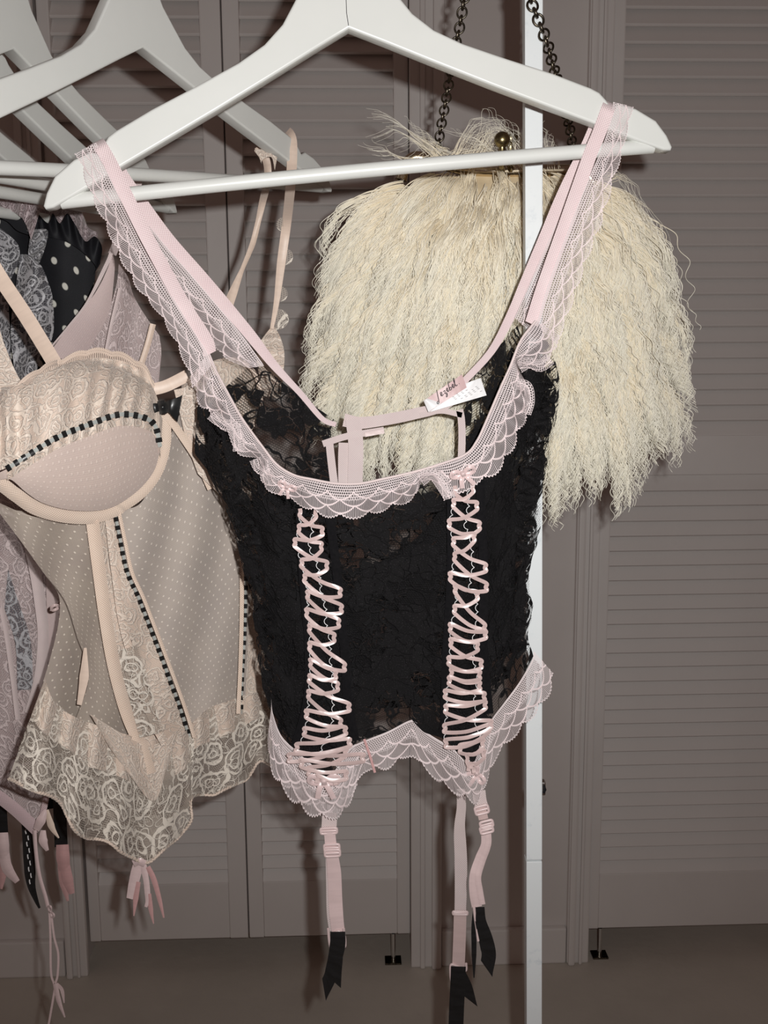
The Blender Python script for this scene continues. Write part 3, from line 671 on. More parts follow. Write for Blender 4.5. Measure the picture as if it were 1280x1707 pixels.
ribbon('black_ribbon', M_blacksat, g, [(764, 1611, yb2 - .006), (763, 1640, yb2 - .006), (761, 1680, yb2 - .005), (759, 1735, yb2 - .004)], 25, n=40, curl=.08)
ribbon('black_ribbon', M_blacksat, g, [(768, 1622, yb2 - .004), (777, 1645, yb2 - .004), (783, 1668, yb2 - .003)], 20, cut=-1.3, n=30, curl=.1, taper=[.8, 1, 1])
# tags
yt = .722
def quad(name, m, parent, c, Y, nu=14, nv=8, bend=.001, **k):
    (tl, tr, br_, bl_) = c
    return panel(name, m, parent, [tl, tr], [tr, br_], [bl_, br_], [tl, bl_], lambda X, Yp, u, v: Y - bend * np.sin(u * PI), nu, nv, **k)
quad('care_label', M_tagwhite, corset, [(774, 640), (801, 630), (811, 659), (716, 687)], yt + .002, label='white care label printed with small grey lines')
tg = quad('brand_tag', M_tagpink, corset, [(706, 668), (770, 624), (778, 646), (714, 686)], yt, bend=.0015, label='dusty pink satin brand tag with black script lettering')
quad('tag_fold', M_tagwhite, tg, [(706, 668), (712, 664), (735, 672), (714, 687)], yt - .0012)
ax = np.array([770 - 706, 624 - 668.0]) / 77.7; ay = np.array([.50, .87])
def script_word(parent):
    # strokes in tag units: x along the tag (0..1), y down across it
    S = [[(.46, -.62), (.40, -.30), (.30, .25), (.22, .62), (.12, .78), (.08, .62), (.2, .48)],                      # J
         [(.50, .22), (.60, .10), (.66, -.08), (.58, -.10), (.54, .12), (.58, .30), (.70, .18)],                      # e
         [(.74, -.02), (.90, -.04), (.78, .28), (.92, .26), (.86, .62), (.76, .66), (.90, .34)],                     # z
         [(.98, .20), (1.06, .06), (1.10, -.10), (1.03, -.10), (.99, .10), (1.04, .28), (1.14, .16)],                # e
         [(1.30, -.60), (1.22, -.10), (1.18, .26), (1.28, .26), (1.34, .08), (1.26, .02), (1.20, .12)],              # b
         [(1.40, .20), (1.48, .06), (1.52, -.10), (1.45, -.10), (1.41, .10), (1.46, .28), (1.58, .12)],              # e
         [(1.58, .12), (1.72, -.40), (1.74, -.66), (1.67, -.50), (1.62, .10), (1.66, .28), (1.74, .20)],             # l
         [(1.86, .22), (1.88, .26)]]                                                                                   # .
    for st in S:
        p = smooth([(722 + ax[0] * a * 27 + ay[0] * b * 15, 668 + ax[1] * a * 27 + ay[1] * b * 15 - 3) for a, b in st], 26)
        tube('letter', M_ink, parent, [PV(x, y, yt - .0022) for x, y in p], .00028, 6)
script_word(tg)
grids = []
for r in range(6):
    for q in range(5):
        x = 752 + r * 8 + q * 2.0; y = 668 - r * 3.0 + q * 1.9 - 8
        if (r * 7 + q * 3) % 4 == 0: continue
        grids.append(tube_grid([PV(x, y, yt + .0002), PV(x + 1.6, y - .5, yt + .0002), PV(x + 3.4, y - 1.1, yt + .0002)], .00012, 4))
join_grids('care_print', M_ink, corset, grids, kind='stuff')

# ================================================================== FUR BAG
YB = .882
bag = empty('fur_handbag', 'cream curly long-haired fur handbag with brass ball clasp hanging on a chain', 'handbag', tuple(PV(830, 300, YB)))
m_px = YB / F
def bodypts():
    out = []
    for v in np.linspace(0, 1, 26):
        y = 294 + v * 444; hwp = 120 + 95 * math.sin(min(1, v * 1.25 + .08) * PI * .55) - 110 * max(0, v - .75) ** 1.2 * 2
        a = np.linspace(0, 2 * PI, 40, endpoint=False); x = 832 + hwp * np.cos(a)
        th = .002 + .042 * math.sin(min(1, v * 1.1 + .06) * PI * .8)
        out.append(P(x, np.full(40, y), YB + th * np.sin(a)))
    return np.array(out)
link('body', grid_mesh('body', bodypts(), closed_u=True), M_hide, bag)
NL, NS, NP = 1050, 26, 34
lr = rng.uniform(0, 1, (NL, 2)); lr[:, 0] = lr[:, 0] * 2 - 1
ly = lr[:, 1] ** 1.15; hwp = 160 + 88 * np.sin(np.minimum(1, ly * 1.3 + .05) * PI * .5)
side = lr[:, 0]; rx = 830 + side * hwp; ry = 288 + 22 * side ** 2 + ly * (420 - 85 * side ** 2)
c3 = lambda a: a[:, None, None]
L = rng.uniform(.68, 1.02, NL) * (235 - 45 * ly) * (1 + .12 * np.clip((rx - 900) / 120, 0, 1) * ly) * (1 - .22 * np.clip(np.abs(side) - .75, 0, 1) * 4 * ly)
s = np.linspace(0, 1, NP)[None, None, :]
off = rng.normal(0, 1, (NL, NS, 2, 1)); frizz = rng.uniform(0, 1, (NL, NS, 1)) ** 5
Ls = c3(L) * rng.uniform(.80, 1.08, (NL, NS, 1)) * s
out0 = c3(side) * (1.3 - .6 * c3(ly)) + rng.normal(0, .26, (NL, 1, 1)) + .05 * rng.normal(0, 1, (NL, NS, 1))
fall = 70.0
X = c3(rx) + out0 * fall * (1 - np.exp(-Ls / fall)) * 1.05
drop = Ls - np.abs(out0) * fall * .45 * (1 - np.exp(-Ls / fall)) - .25 * fall * (1 - np.exp(-Ls / fall))
Yp = c3(ry) + np.maximum(drop, -12)
curly = .35 + .65 * np.clip(c3(ly) * 1.4 + s * .6 - .2, 0, 1)        # loose waves at the top, tight crimp lower down
wl = (95 - 66 * curly) * rng.uniform(.8, 1.25, (NL, 1, 1)); amp = (1.0 + 5.0 * s) * rng.uniform(.5, 1.4, (NL, 1, 1)) * (1.5 - .7 * curly)
kph = np.cumsum(c3(L) / NP / wl * 2 * PI, -1)
ph = rng.uniform(0, 2 * PI, (NL, 1, 1)); ph2 = rng.uniform(0, 2 * PI, (NL, 1, 1)); hk = kph + ph + .22 * off[:, :, 0] + frizz * 3 * rng.normal(0, 1, (NL, NS, 1))
slow = np.sin(s * 3.2 + ph2) * 9 * s
spread = 9.5 * (1 - .80 * s ** .7) * np.minimum(1, .5 + s * 2) + frizz * 14 * s
X = X + np.sin(hk) * amp + slow + off[:, :, 0] * spread * .75
Yp = Yp + off[:, :, 1] * 5 + np.cos(hk * 1.0 + 1.0) * amp * .25
frontY = YB - .046 * np.sqrt(np.clip(1 - side ** 2, .02, 1)) * np.clip(ly * 3 + .35, 0, 1)
D = c3(frontY) - rng.uniform(.012, .040, (NL, 1, 1)) * (1 - np.exp(-Ls / 40.0)) * np.sqrt(np.clip(1 - c3(side) ** 2, .1, 1)) + .02 * s ** 2 + np.cos(hk) * amp * .00045 + off[:, :, 1] * spread * .00035
back = (rng.uniform(0, 1, NL) < .15)[:, None, None]
D = np.where(back, 2 * YB - D, D)
D = np.maximum(D, .790 + .004 * frizz)
FG = P(X, Yp, D).reshape(NL * NS, NP, 3)
# fly-away wisps over the frame: (start x, y, reach x, rise, droop)
wisps = [(742, 262, -140, 78, 0), (735, 266, -120, 52, 8), (700, 272, -90, 22, 0), (745, 258, -60, 45, 0), (760, 262, 70, 62, 8), (790, 272, 70, 82, 70), (770, 268, 95, 70, 46), (740, 270, 110, 40, 40), (800, 275, 50, 95, 50), (860, 278, -120, 60, 0), (875, 282, -60, 92, 0), (880, 280, -30, 76, 0), (1010, 300, 60, 20, 60), (1040, 330, 62, 10, 90), (700, 278, 60, 34, 20), (925, 282, -20, 70, 0)]
FW = []; t = np.linspace(0, 1, NP)
for q, (x0, y0, dx, up_, dr_) in enumerate(wisps):
    for k in range(13):
        g1, g2, g3 = rng.normal(0, 1, 3); sc = rng.uniform(.6, 1.08)
        x = x0 + g1 * 7 + dx * sc * t ** .9 + (1.5 + 2 * t) * np.sin(t * 15 + q * 2 + g3 * .3) + g2 * 9 * t
        y = y0 + g2 * 3 - up_ * sc * np.sin(t * (PI / 2 if not dr_ else 2.2)) * 1.0 + dr_ * t ** 2.2 * sc + 2 * np.cos(t * 13 + q) + g1 * 9 * t
        FW.append(P(x, y, YB - .03 - .02 * t + g3 * .003))
FG2 = np.array(FW)
ns1, ns2 = len(FG), len(FG2); ns = ns1 + ns2
hc = bpy.data.hair_curves.new('fur'); hc.add_curves([NP] * ns)
hc.attributes['position'].data.foreach_set('vector', np.concatenate([FG, FG2], 0).reshape(-1).astype(np.float32))
ra = hc.attributes.get('radius') or hc.attributes.new('radius', 'FLOAT', 'POINT')
rad = np.concatenate([np.tile(np.linspace(.00042, .00020, NP), ns1), np.tile(np.linspace(.00016, .00006, NP), ns2)])
ra.data.foreach_set('value', rad.astype(np.float32))
hc.materials.append(M_fur)
link('fur', hc, None, bag, kind='stuff')
# frame
fr_path = smooth([(668, 300), (676, 276), (692, 262), (720, 268), (770, 281), (830, 285), (900, 284), (950, 284), (975, 288), (990, 305)], 60)
def frame_bar(dy, nm):
    return tube(nm, M_frame, bag, [PV(x, y, YB + dy) for x, y in fr_path], .0052, 14)
frame_bar(-.008, 'frame'); frame_bar(.006, 'frame')
for cx, cy, dy in ((837, 233, -.054), (851, 231, -.036)):
    c = PV(cx, cy, YB + dy); bm = bmesh.new(); bmesh.ops.create_uvsphere(bm, u_segments=28, v_segments=18, radius=.0066)
    bmesh.ops.translate(bm, verts=bm.verts[:], vec=c)
    me = bpy.data.meshes.new('clasp_ball'); bm.to_mesh(me); bm.free()
    for p in me.polygons: p.use_smooth = True
    b = link('clasp_ball', me, M_gold, bag)
    tube('clasp_stem', M_gold, b, [c + Vector((0, 0, -.005)), c + Vector((0, 0, -.015)), PV(cx, 284, YB - .010)], .0028, 10)
# chain: alternating round links
def link_mesh(r, th):
    c = [(r * math.cos(a), 0, r * 1.12 * math.sin(a)) for a in np.linspace(0, 2 * PI, 20, endpoint=False)]
    me = grid_mesh('chain_link', tube_grid(c, th, 8, closed=True), closed_u=True); me.materials.append(M_chain); return me
LKa = link_mesh(.0039, .00085); LKb = link_mesh(.0030, .0012)
def chain(pts, nm):
    p3 = np.array([P(x, y, Y) for x, y, Y in pts]); s_ = np.concatenate([[0], np.cumsum(np.linalg.norm(np.diff(p3, axis=0), axis=1))])
    t = empty(nm, None, None); t.parent = bag; t.matrix_parent_inverse = parent_world(bag).inverted()
    n = int(s_[-1] / .00575)
    for k in range(n):
        d = k * .00575; q = np.array([np.interp(d, s_, p3[:, i]) for i in range(3)]); q2 = np.array([np.interp(min(d + .004, s_[-1]), s_, p3[:, i]) for i in range(3)])
        dv = Vector(q - q2).normalized() if np.linalg.norm(q - q2) > 1e-6 else Vector((0, 0, 1))
        R_ = dv.to_track_quat('Z', 'Y').to_matrix().to_4x4()
        o = bpy.data.objects.new('chain_link', LKa if k % 2 == 0 else LKb); COL.objects.link(o); o.parent = t
        o.matrix_parent_inverse = parent_world(t).inverted()
        # keep the round links broadside and the small ones edge-on
        axx = R_ @ Vector((1, 0, 0)); a = math.atan2(axx.y, axx.x)
        o.matrix_basis = Matrix.Translation(Vector(q)) @ R_ @ Matrix.Rotation(-a + (PI / 2 * .85 if k % 2 else .12), 4, 'Z')
apex = P(812, -170, .782)
chain([(812, -168, .79), (773, 3, .83), (766, 46, .84), (757, 85, .85), (748, 140, .865), (741, 180, .88), (733, 222, .893), (731, 250, .90), (730, 268, .902)], 'chain')
chain([(820, -168, .765), (862, -60, .762), (886, 5, .762), (897, 32, .760), (905, 53, .760), (913, 76, .768), (925, 122, .79), (940, 175, .84), (950, 215, .87), (956, 255, .89), (960, 282, .90)], 'chain')

# ================================================================== CREAM BUSTIER
def YN(px): return .737 + (np.asarray(px, float) - 232) * .00040
nude = empty('cream_bustier', 'cream dotted bustier with floral lace hem and black and white trim on the second hanger', 'bustier', tuple(PV(230, 850, .74)))
def nY(off, wav=.002):
    return lambda X, Y, u, v: YN(X) + off + wav * np.sin(X / 14.0 + Y / 70.0)
# body back first, then front panels
panel('back_panel', M_tulle2, nude, [(20, 850), (120, 860), (250, 850)], [(250, 850), (260, 1000), (270, 1240)], [(30, 1250), (150, 1235), (270, 1240)], [(20, 850), (70, 950), (100, 1005), (80, 1110), (30, 1250)], nY(.03), 40, 60)
panel('side_panel', M_tulle2, nude, [(-20, 830), (60, 862), (152, 870)], [(152, 870), (165, 958), (175, 1030), (190, 1116), (212, 1184), (250, 1262)], [(120, 1215), (180, 1235), (250, 1262)], [(-20, 830), (36, 904), (72, 954), (108, 1001), (128, 1060), (148, 1130), (120, 1215)], nY(.008), 50, 90)
panel('front_panel', M_creamd, nude, [(150, 865), (170, 860), (195, 850)], [(195, 850), (205, 904), (216, 954), (234, 994), (252, 1040), (270, 1087), (300, 1173), (322, 1235)], [(240, 1262), (280, 1250), (322, 1235)], [(150, 865), (165, 958), (175, 1030), (190, 1116), (212, 1184), (240, 1262)], nY(.001), 40, 90)
panel('mesh_panel', M_tulle, nude, [(193, 850), (235, 838), (268, 770), (300, 690), (340, 650)], [(340, 650), (400, 800), (418, 920), (414, 1050), (408, 1180)], [(320, 1232), (350, 1205), (408, 1180)], [(193, 850), (201, 904), (212, 954), (230, 994), (248, 1040), (266, 1087), (284, 1137), (300, 1180), (320, 1232)], nY(-.002, .0025), 70, 100)
panel('side_panel', M_creamd, nude, [(345, 650), (390, 700), (430, 740)], [(430, 740), (450, 900), (465, 1050), (460, 1200)], [(402, 1190), (430, 1190), (460, 1200)], [(345, 650), (400, 800), (412, 930), (410, 1050), (402, 1190)], nY(.001), 30, 60)
ribbon('boning', M_peachband, nude, [(154, 868, .7), (166, 958, .705), (176, 1030, .708), (190, 1110, .713), (210, 1184, .72), (232, 1238, .725), (250, 1290, .73)], 22, n=80, nv=7, curl=-.18)
ribbon('boning', M_creamd, nude, [(182, 866, .708), (192, 950, .712), (205, 1040, .716), (228, 1120, .72), (255, 1200, .727), (275, 1240, .73)], 14, n=80, nv=5, curl=-.15)
ribbon('boning', M_peachband, nude, [(402, 900, .784), (403, 1000, .786), (401, 1100, .786), (397, 1190, .783)], 7, n=60, nv=5, curl=-.15)
ribbon('boning', M_peachband, nude, [(198, 852, .714), (209, 904, .718), (220, 954, .721), (238, 994, .726), (256, 1040, .732), (274, 1087, .738), (306, 1173, .747), (324, 1230, .752)], 6, n=60, nv=5, curl=-.15)
# cups
def dome(cx, cy, rx_, ry_, h, base):
    return lambda X, Y, u, v: base(X) - h * np.sqrt(np.clip(1 - ((X - cx) / rx_) ** 2 - ((Y - cy) / ry_) ** 2, 0, 1))
dm = dome(130, 735, 165, 135, .042, lambda X: YN(X) + .004)
cupT = [(-30, 800), (11, 782), (45, 760), (94, 730), (150, 707), (199, 691), (240, 696), (259, 711), (267, 745)]
cupB = [(-30, 806), (0, 800), (19, 800), (45, 822), (75, 840), (124, 851), (180, 848), (225, 822), (255, 788), (267, 752)]
panel('cup', M_cup, nude, cupT, [(267, 745), (267, 752)], cupB, [(-30, 800), (-30, 806)], dm, 90, 50)
up = [(-40, 650), (0, 646), (38, 638), (94, 612), (150, 597), (205, 602), (238, 622), (259, 655), (271, 700)]
def gath(X, Y, u, v): return dm(X, Y, u, v) - .0015 + .0028 * np.sin(u * 62 + 3 * np.sin(u * 9)) * np.sin(v * PI) ** .5
panel('gathered_lace', M_creamd, nude, up, [(271, 700), (268, 745)], [(-30, 792), (11, 780), (45, 758), (94, 728), (150, 705), (199, 690), (240, 695), (259, 711), (268, 745)], [(-40, 650), (-30, 792)], gath, 160, 30)
# picot edge: little loops along the cup's top
sU = smooth([(30, 640), (45, 630), (75, 611), (112, 597), (146, 585), (187, 587), (214, 597), (240, 612), (256, 640)], 170)
gr = []
for off_, rr in ((0, .0011), (-4.5, .0008)):
    pth = [PV(x, y + 6 + off_ - 4.5 * abs(math.sin(i * .115)), float(dm(np.array(x), np.array(y), 0, 0)) - .001) for i, (x, y) in enumerate(sU)]
    gr.append(tube_grid(pth, rr, 8))
for i in range(0, 170, 2):
    x, y = sU[i]; a = 4.5 * abs(math.sin(i * .115)); d_ = float(dm(np.array(x), np.array(y), 0, 0)) - .001
    gr.append(tube_grid([PV(x, y + 13, d_), PV(x + .4, y + 6 - a, d_), PV(x + 1, y - 1 - a, d_)], .0005, 5))
join_grids('picot_edging', M_creamd, nude, gr, kind='stuff')
pth = smooth([(-30, 812), (0, 815), (25, 832), (60, 855), (110, 868), (160, 868), (205, 850), (240, 825), (265, 790), (277, 745), (276, 700)], 90)
wv = [(x - (4 if x > 200 else 0), y - 8, float(YN(x)) - .010) for x, y in pth]
ribbon('underwire_band', M_peachband, nude, wv, 24, n=120, nv=9, curl=.22)
strip('lace_border', M_creamd, nude, [((x, y + 3), (x + 1, y + 19)) for x, y in cupT[1:]], lambda X, Y, u, v: dm(X, Y, u, v) - .001 + .001 * np.sin(u * 90), 160, 6)
# ladder trims
def ladder(pts, w, Yf, n, parent=nude):
    s = smooth(pts, 200); P3 = [(x, y, Yf(x, y)) for x, y in s]
    tr = ribbon('ladder_trim', M_tagwhite if False else M_ladder, parent, P3, w * .62, n=200, nv=4)
    gr = []
    sl_ = smooth(P3, n * 6 + 1)
    for i in range(n):
        seg = sl_[i * 6: i * 6 + 4]
        T = seg[-1, :2] - seg[0, :2]; T /= np.linalg.norm(T); N = np.array([-T[1], T[0]])
        a = np.linspace(-.5, .5, 4)[:, None]
        Xq = seg[None, :, 0] + N[0] * a * w; Yq = seg[None, :, 1] + N[1] * a * w
        gr.append(P(Xq, Yq, seg[None, :, 2] - .0008 - .0006 * (1 - (2 * a) ** 2)))
    join_grids('ladder_ribbon', M_blacksat, tr, gr, closed_u=False, kind='stuff', label='black ribbon threaded through the trim')
M_ladder = knit((.42, .44, .42), (.55, .57, .54), 'pale_ladder_trim', 1800)
ladder(cupT[1:], 11, lambda x, y: float(dm(np.array(x), np.array(y), 0, 0)) - .0045, 20)
ladder([(190, 848), (201, 904), (212, 954), (230, 994), (248, 1040), (266, 1087), (284, 1137), (298, 1173), (316, 1230)], 7.5, lambda x, y: float(YN(x)) - .0065, 28)
ladder([(404, 900), (409, 940), (410, 969), (408, 1051), (404, 1123), (402, 1190)], 6.5, lambda x, y: float(YN(x)) - .0055, 19)
# right cup, centre bow, straps
dr = dome(375, 660, 75, 80, .03, lambda X: YN(X) + .004)
panel('cup', M_creamd, nude, [(302, 640), (335, 612), (372, 597), (405, 600), (424, 628)], [(424, 628), (430, 660), (424, 700)], [(325, 720), (360, 725), (395, 722), (424, 700)], [(302, 640), (308, 680), (325, 720)], dr, 40, 40)
ribbon('cup_edge', M_peachsat, nude, [(405, 602), (424, 622), (434, 655), (432, 690), (415, 718)], 7, .772, 40, curl=.2)
ribbon('bridge', M_peachsat, nude, [(240, 652, .748), (275, 644, .752), (312, 626, .758)], 20, n=30, curl=.1)
strip('bridge_lace', M_creamd, nude, [((290, 650), (332, 640)), ((300, 690), (345, 690)), ((312, 740), (352, 770)), ((330, 790), (372, 830))], .752, 40, 8)
ribbon('bridge', M_peachband, nude, [(277, 690, .744), (300, 722, .748), (330, 768, .754), (352, 815, .76)], 13, n=30, curl=-.1)
bwc = empty('bow', None, None); bwc.parent = nude; bwc.matrix_parent_inverse = parent_world(nude).inverted(); bwc['label'] = 'black satin bow between the cups'
ribbon('wing', M_blacksat, bwc, [(270, 680, .732), (283, 678, .727), (300, 681, .73)], 22, n=20, curl=.1, taper=[.5, 1.1, 2.1])
ribbon('wing', M_blacksat, bwc, [(268, 678, .732), (258, 680, .729), (250, 682, .73)], 14, n=12, curl=.1, taper=[.9, 1.1, 1.3])
ribbon('knot', M_blacksat, bwc, [(268, 668, .73), (270, 679, .726), (272, 690, .73)], 12, n=12, curl=.3)
ribbon('strap', M_peachsat, nude, [(-30, 410, .655), (0, 462, .668), (45, 530, .69), (90, 604, .71), (98, 618, .712)], 25, n=40, curl=.05)
strip('strap_lace', M_creamd, nude, [((-40, 500), (-10, 520)), ((-30, 560), (8, 575)), ((-30, 610), (24, 615)), ((-40, 660), (40, 648)), ((-40, 690), (40, 680))], .66, 60, 12)
M2 = pose(p2); tipY = (M2 @ Vector((395 * HS, -.0062, -150 * HZ))).y - .002
ribbon('strap', M_peachsat, nude, [(478, 219, tipY + .008), (484, 226, tipY), (487, 245, tipY - .003), (485, 300, tipY - .012), (478, 369, .825), (469, 436, .82), (461, 503, .815), (453, 548, .81)], 17, n=70, curl=.1, taper=[1, 1, .95, .9, .85, .6, .35])
ribbon('strap', M_peachsat, nude, [(430, 244, tipY + .012), (444, 268, tipY + .02), (446, 300, tipY + .02), (438, 335, .85), (424, 396, .845), (415, 422, .84), (398, 463, .83), (372, 530, .82)], 15, n=60, curl=.2, twist=.5, tw_n=1.2, taper=[.9, .9, .9, .6, .7, .5, 1.0, 1.35])
for x0, y0, w0, h0, sg in ((472, 374, 12, 24, -1), (475, 428, 13, 28, 1), (467, 490, 12, 26, 1), (459, 532, 22, 36, 1)):
    c = [PV(x0 + w0 * sg * math.sin(a) * (1 if math.sin(a) > 0 else .2), y0 - h0 / 2 * math.cos(a), .797) for a in np.linspace(0, PI, 12)]
    strip('strap_picot', M_cream, nude, [((x0, y0 - h0 / 2 * math.cos(a)), (x0 + sg * w0 * math.sin(a) + .3, y0 - h0 / 2 * math.cos(a))) for a in np.linspace(0, PI, 10)], .822, 24, 6)
strip('strap_lace', M_creamd, nude, [((432, 262), (440, 285)), ((424, 250), (436, 268)), ((440, 250), (452, 262)), ((462, 262), (458, 284))], tipY - .012, 30, 6)
strip('cup_peak', M_creamd, nude, [((452, 545), (458, 545)), ((436, 566), (468, 564)), ((428, 584), (474, 590)), ((430, 615), (472, 625)), ((440, 660), (468, 665))], lambda X, Y, u, v: .812 + .003 * np.sin(u * 20), 60, 10)
# hem lace with scalloped points, two layers
hem = [((75, 1130), (14, 1298)), ((85, 1160), (45, 1316)), ((100, 1180), (75, 1325)), ((125, 1195), (104, 1345)), ((150, 1205), (128, 1390)), ((190, 1218), (180, 1406)), ((225, 1228), (215, 1430)), ((250, 1232), (247, 1438)), ((280, 1230), (288, 1405)), ((305, 1222), (318, 1372)), ((325, 1200), (320, 1332)), ((350, 1180), (360, 1324)), ((390, 1165), (410, 1300)), ((420, 1155), (432, 1272)), ((455, 1150), (452, 1276))]
hY = lambda X, Y, u, v: YN(X) - .006 - .006 * v + .005 * v * np.sin(u * 44)
hl = strip('hem_lace', M_cream, nude, hem, hY, 300, 26)
strip('hem_lace', M_creamd, nude, [(a, (a[0] * .62 + b[0] * .38, a[1] * .62 + b[1] * .38)) for a, b in hem], lambda X, Y, u, v: YN(X) - .009 + .004 * np.sin(u * 60), 300, 10)
strip('hem_lace', M_cream, nude, [((70, 1150), (60, 1300)), ((150, 1215), (150, 1375)), ((250, 1240), (250, 1400)), ((300, 1230), (300, 1350))], lambda X, Y, u, v: YN(X) + .01, 120, 10)
so = smooth([b for a, b in hem], 420)
pth = [PV(x + 1.2 * math.sin(i * 1.7), y - 3 * abs(math.sin(i * .075)) + 1.2 * math.cos(i * 1.7), float(YN(x)) - .012 + .005 * math.sin(i / 419 * 44)) for i, (x, y) in enumerate(so)]
tube('scalloped_cord', M_creamcord if False else M_creamd, hl, pth, .0011, 6)
ribbon('lace_insert', M_cream, nude, [(212, 1080, .712), (226, 1130, .714), (240, 1180, .718), (252, 1225, .722)], 40, n=40, nv=8, curl=-.05)
strip('lace_insert', M_creamd, nude, [((150, 1190), (185, 1250)), ((190, 1215), (215, 1290)), ((235, 1240), (245, 1330)), ((262, 1240), (262, 1330)), ((300, 1215), (275, 1290))], lambda X, Y, u, v: YN(X) - .014 + .0015 * np.sin(u * 12), 80, 10)
ribbon('silk_flap', M_peachsat, nude, [(142, 1080, .70), (140, 1130, .70), (132, 1175, .70)], 16, n=20, curl=.1, taper=[.3, 1, .5])
# garter bow under the hem
gb = empty('bow', None, None); gb.parent = nude; gb.matrix_parent_inverse = parent_world(nude).inverted(); gb['label'] = 'pink satin garter bow below the lace point'
for pts, w_, tp, m_ in (([(232, 1435), (228, 1450), (222, 1475), (216, 1498)], 18, [.9, 1, .9, .6], M_blush), ([(238, 1440), (244, 1470), (246, 1500), (243, 1512)], 12, [1, .8, .8, .4], M_blush), ([(246, 1445), (256, 1465), (266, 1500), (273, 1530)], 9, [1, 1, .8, .3], M_dusty), ([(230, 1470), (226, 1500), (223, 1527)], 9, [1, 1, .2], M_dusty), ([(248, 1490), (252, 1520), (256, 1540)], 8, [1, 1, .2], M_dusty)):
    ribbon('tail', m_, gb, [(x, y, .735) for x, y in pts], w_, n=24, curl=.15, taper=tp)
ribbon('knot', M_blush, gb, [(222, 1440, .731), (232, 1436, .729), (242, 1440, .731)], 12, n=14, curl=.2)

# ================================================================== PINK CAMISOLE
def YK(X): return .825 + (np.asarray(X, float) - 100) * .0001
pink = empty('pink_lace_camisole', 'soft pink lace camisole hanging behind the cream bustier', 'camisole', tuple(PV(120, 800, .82)))
panel('front_panel', M_pinklace, pink, [(198, 440), (213, 462), (223, 493), (240, 523), (266, 560)], [(266, 560), (268, 600), (250, 700), (180, 850), (112, 1000), (92, 1150), (80, 1335)], [(-120, 1290), (-60, 1310), (0, 1335), (58, 1375), (80, 1335)], [(198, 440), (193, 479), (173, 534), (120, 610), (0, 720), (-80, 850), (-120, 1290)], lambda X, Y, u, v: YK(X) + .004 * np.sin(X / 13.0 + Y / 90.0), 80, 120)
ribbon('neck_facing', M_pinkmesh, pink, [(187, 425, .818), (185, 450, .816), (168, 505, .815), (140, 550, .815), (105, 600, .816)], 34, n=40, nv=7, curl=-.1, taper=[.12, .6, 1.25, 1.45, 1.5])
ribbon('neck_edge', M_pinktape, pink, [(186, 420, .81), (178, 440, .81), (146, 503, .81), (114, 544, .81), (84, 580, .81)], 5, n=40, taper=[1.3, 1.3, .8, .6, .6])
ribbon('shoulder_strap', M_pinktape, pink, [(232, 285, .83), (225, 330, .83), (205, 380, .826), (187, 424, .82)], 14, n=30, curl=.1)
ribbon('boning', M_peachsat, pink, [(255, 540, .816), (246, 575, .816), (233, 615, .816)], 10, n=24, curl=-.2)
ribbon('boning', M_pinktape, pink, [(200, 480, .815), (186, 540, .815), (176, 590, .815)], 6, n=24, curl=-.2)
ribbon('boning', M_pinktape, pink, [(40, 870, .81), (56, 940, .812), (66, 1000, .812), (72, 1060, .812), (66, 1130, .812), (50, 1190, .812)], 19, n=60, nv=7, curl=-.2)
ribbon('boning', M_pinktape, pink, [(-10, 960, .81), (8, 1040, .812), (20, 1120, .812), (30, 1200, .812)], 9, n=60, nv=5, curl=-.2)
ribbon('lace_insert', M_silver, pink, [(-6, 930, .813), (16, 1000, .813), (38, 1070, .813), (42, 1150, .813)], 26, n=60, nv=7)
panel('smooth_insert', M_pinkmesh, pink, [(76, 950), (104, 985)], [(104, 985), (100, 1040), (84, 1110)], [(78, 1100), (84, 1110)], [(76, 950), (78, 1030), (78, 1100)], .811, 14, 24)
ribbon('hem_band', M_pinklow, pink, [(-90, 1290, .812), (-20, 1318, .812), (20, 1345, .812), (62, 1384, .812)], 21, n=50, nv=7, curl=.1)
ribbon('hem_band', M_pinklow, pink, [(58, 1386, .811), (70, 1360, .811), (78, 1325, .811)], 10, n=20, nv=5, curl=.1)
bow(pink, M_pinksat, 100, 1010, .745, 9, tails=False, ang=-.5, label='tiny pink satin bow at the side')
b1 = empty('bow', None, None); b1.parent = pink; b1.matrix_parent_inverse = parent_world(pink).inverted(); b1['label'] = 'cream pink satin bow on the hem'
ribbon('tail', M_blush, b1, [(76, 1350, .80), (68, 1368, .797), (60, 1384, .80)], 15, n=20, curl=.2, taper=[.4, 1.1, .7])
ribbon('tail', M_blush, b1, [(72, 1384, .798), (72, 1402, .796), (79, 1418, .798)], 14, n=20, curl=.2, taper=[.6, 1.1, .4])
ribbon('tail', M_peachsat, b1, [(78, 1350, .80), (86, 1378, .80), (98, 1397, .80)], 12, n=20, curl=.2, taper=[.5, 1, .2])
g = empty('garter', None, None); g.parent = pink; g.matrix_parent_inverse = parent_world(pink).inverted(); g['label'] = 'long narrow pink garter ribbon'
ribbon('strap', M_blush, g, [(58, 1384, .80), (60, 1420, .80), (66, 1460, .80), (76, 1495, .80), (80, 1512, .80)], 6, n=40, curl=.3)
ribbon('loop', M_blush, g, [(82, 1510, .80), (84, 1560, .80), (85, 1620, .80), (90, 1640, .80)], 3.5, n=40)
ribbon('loop', M_blush, g, [(84, 1510, .80), (90, 1560, .80), (97, 1590, .80), (96, 1625, .80), (92, 1640, .80)], 3.5, n=40)
bow(g, M_blush, 84, 1520, .798, 6, tails=False, ang=1.2)
ribbon('tail', M_blush, g, [(92, 1640, .798), (98, 1668, .798), (108, 1696, .798)], 8, n=20, curl=.2, taper=[1, 1, .3])
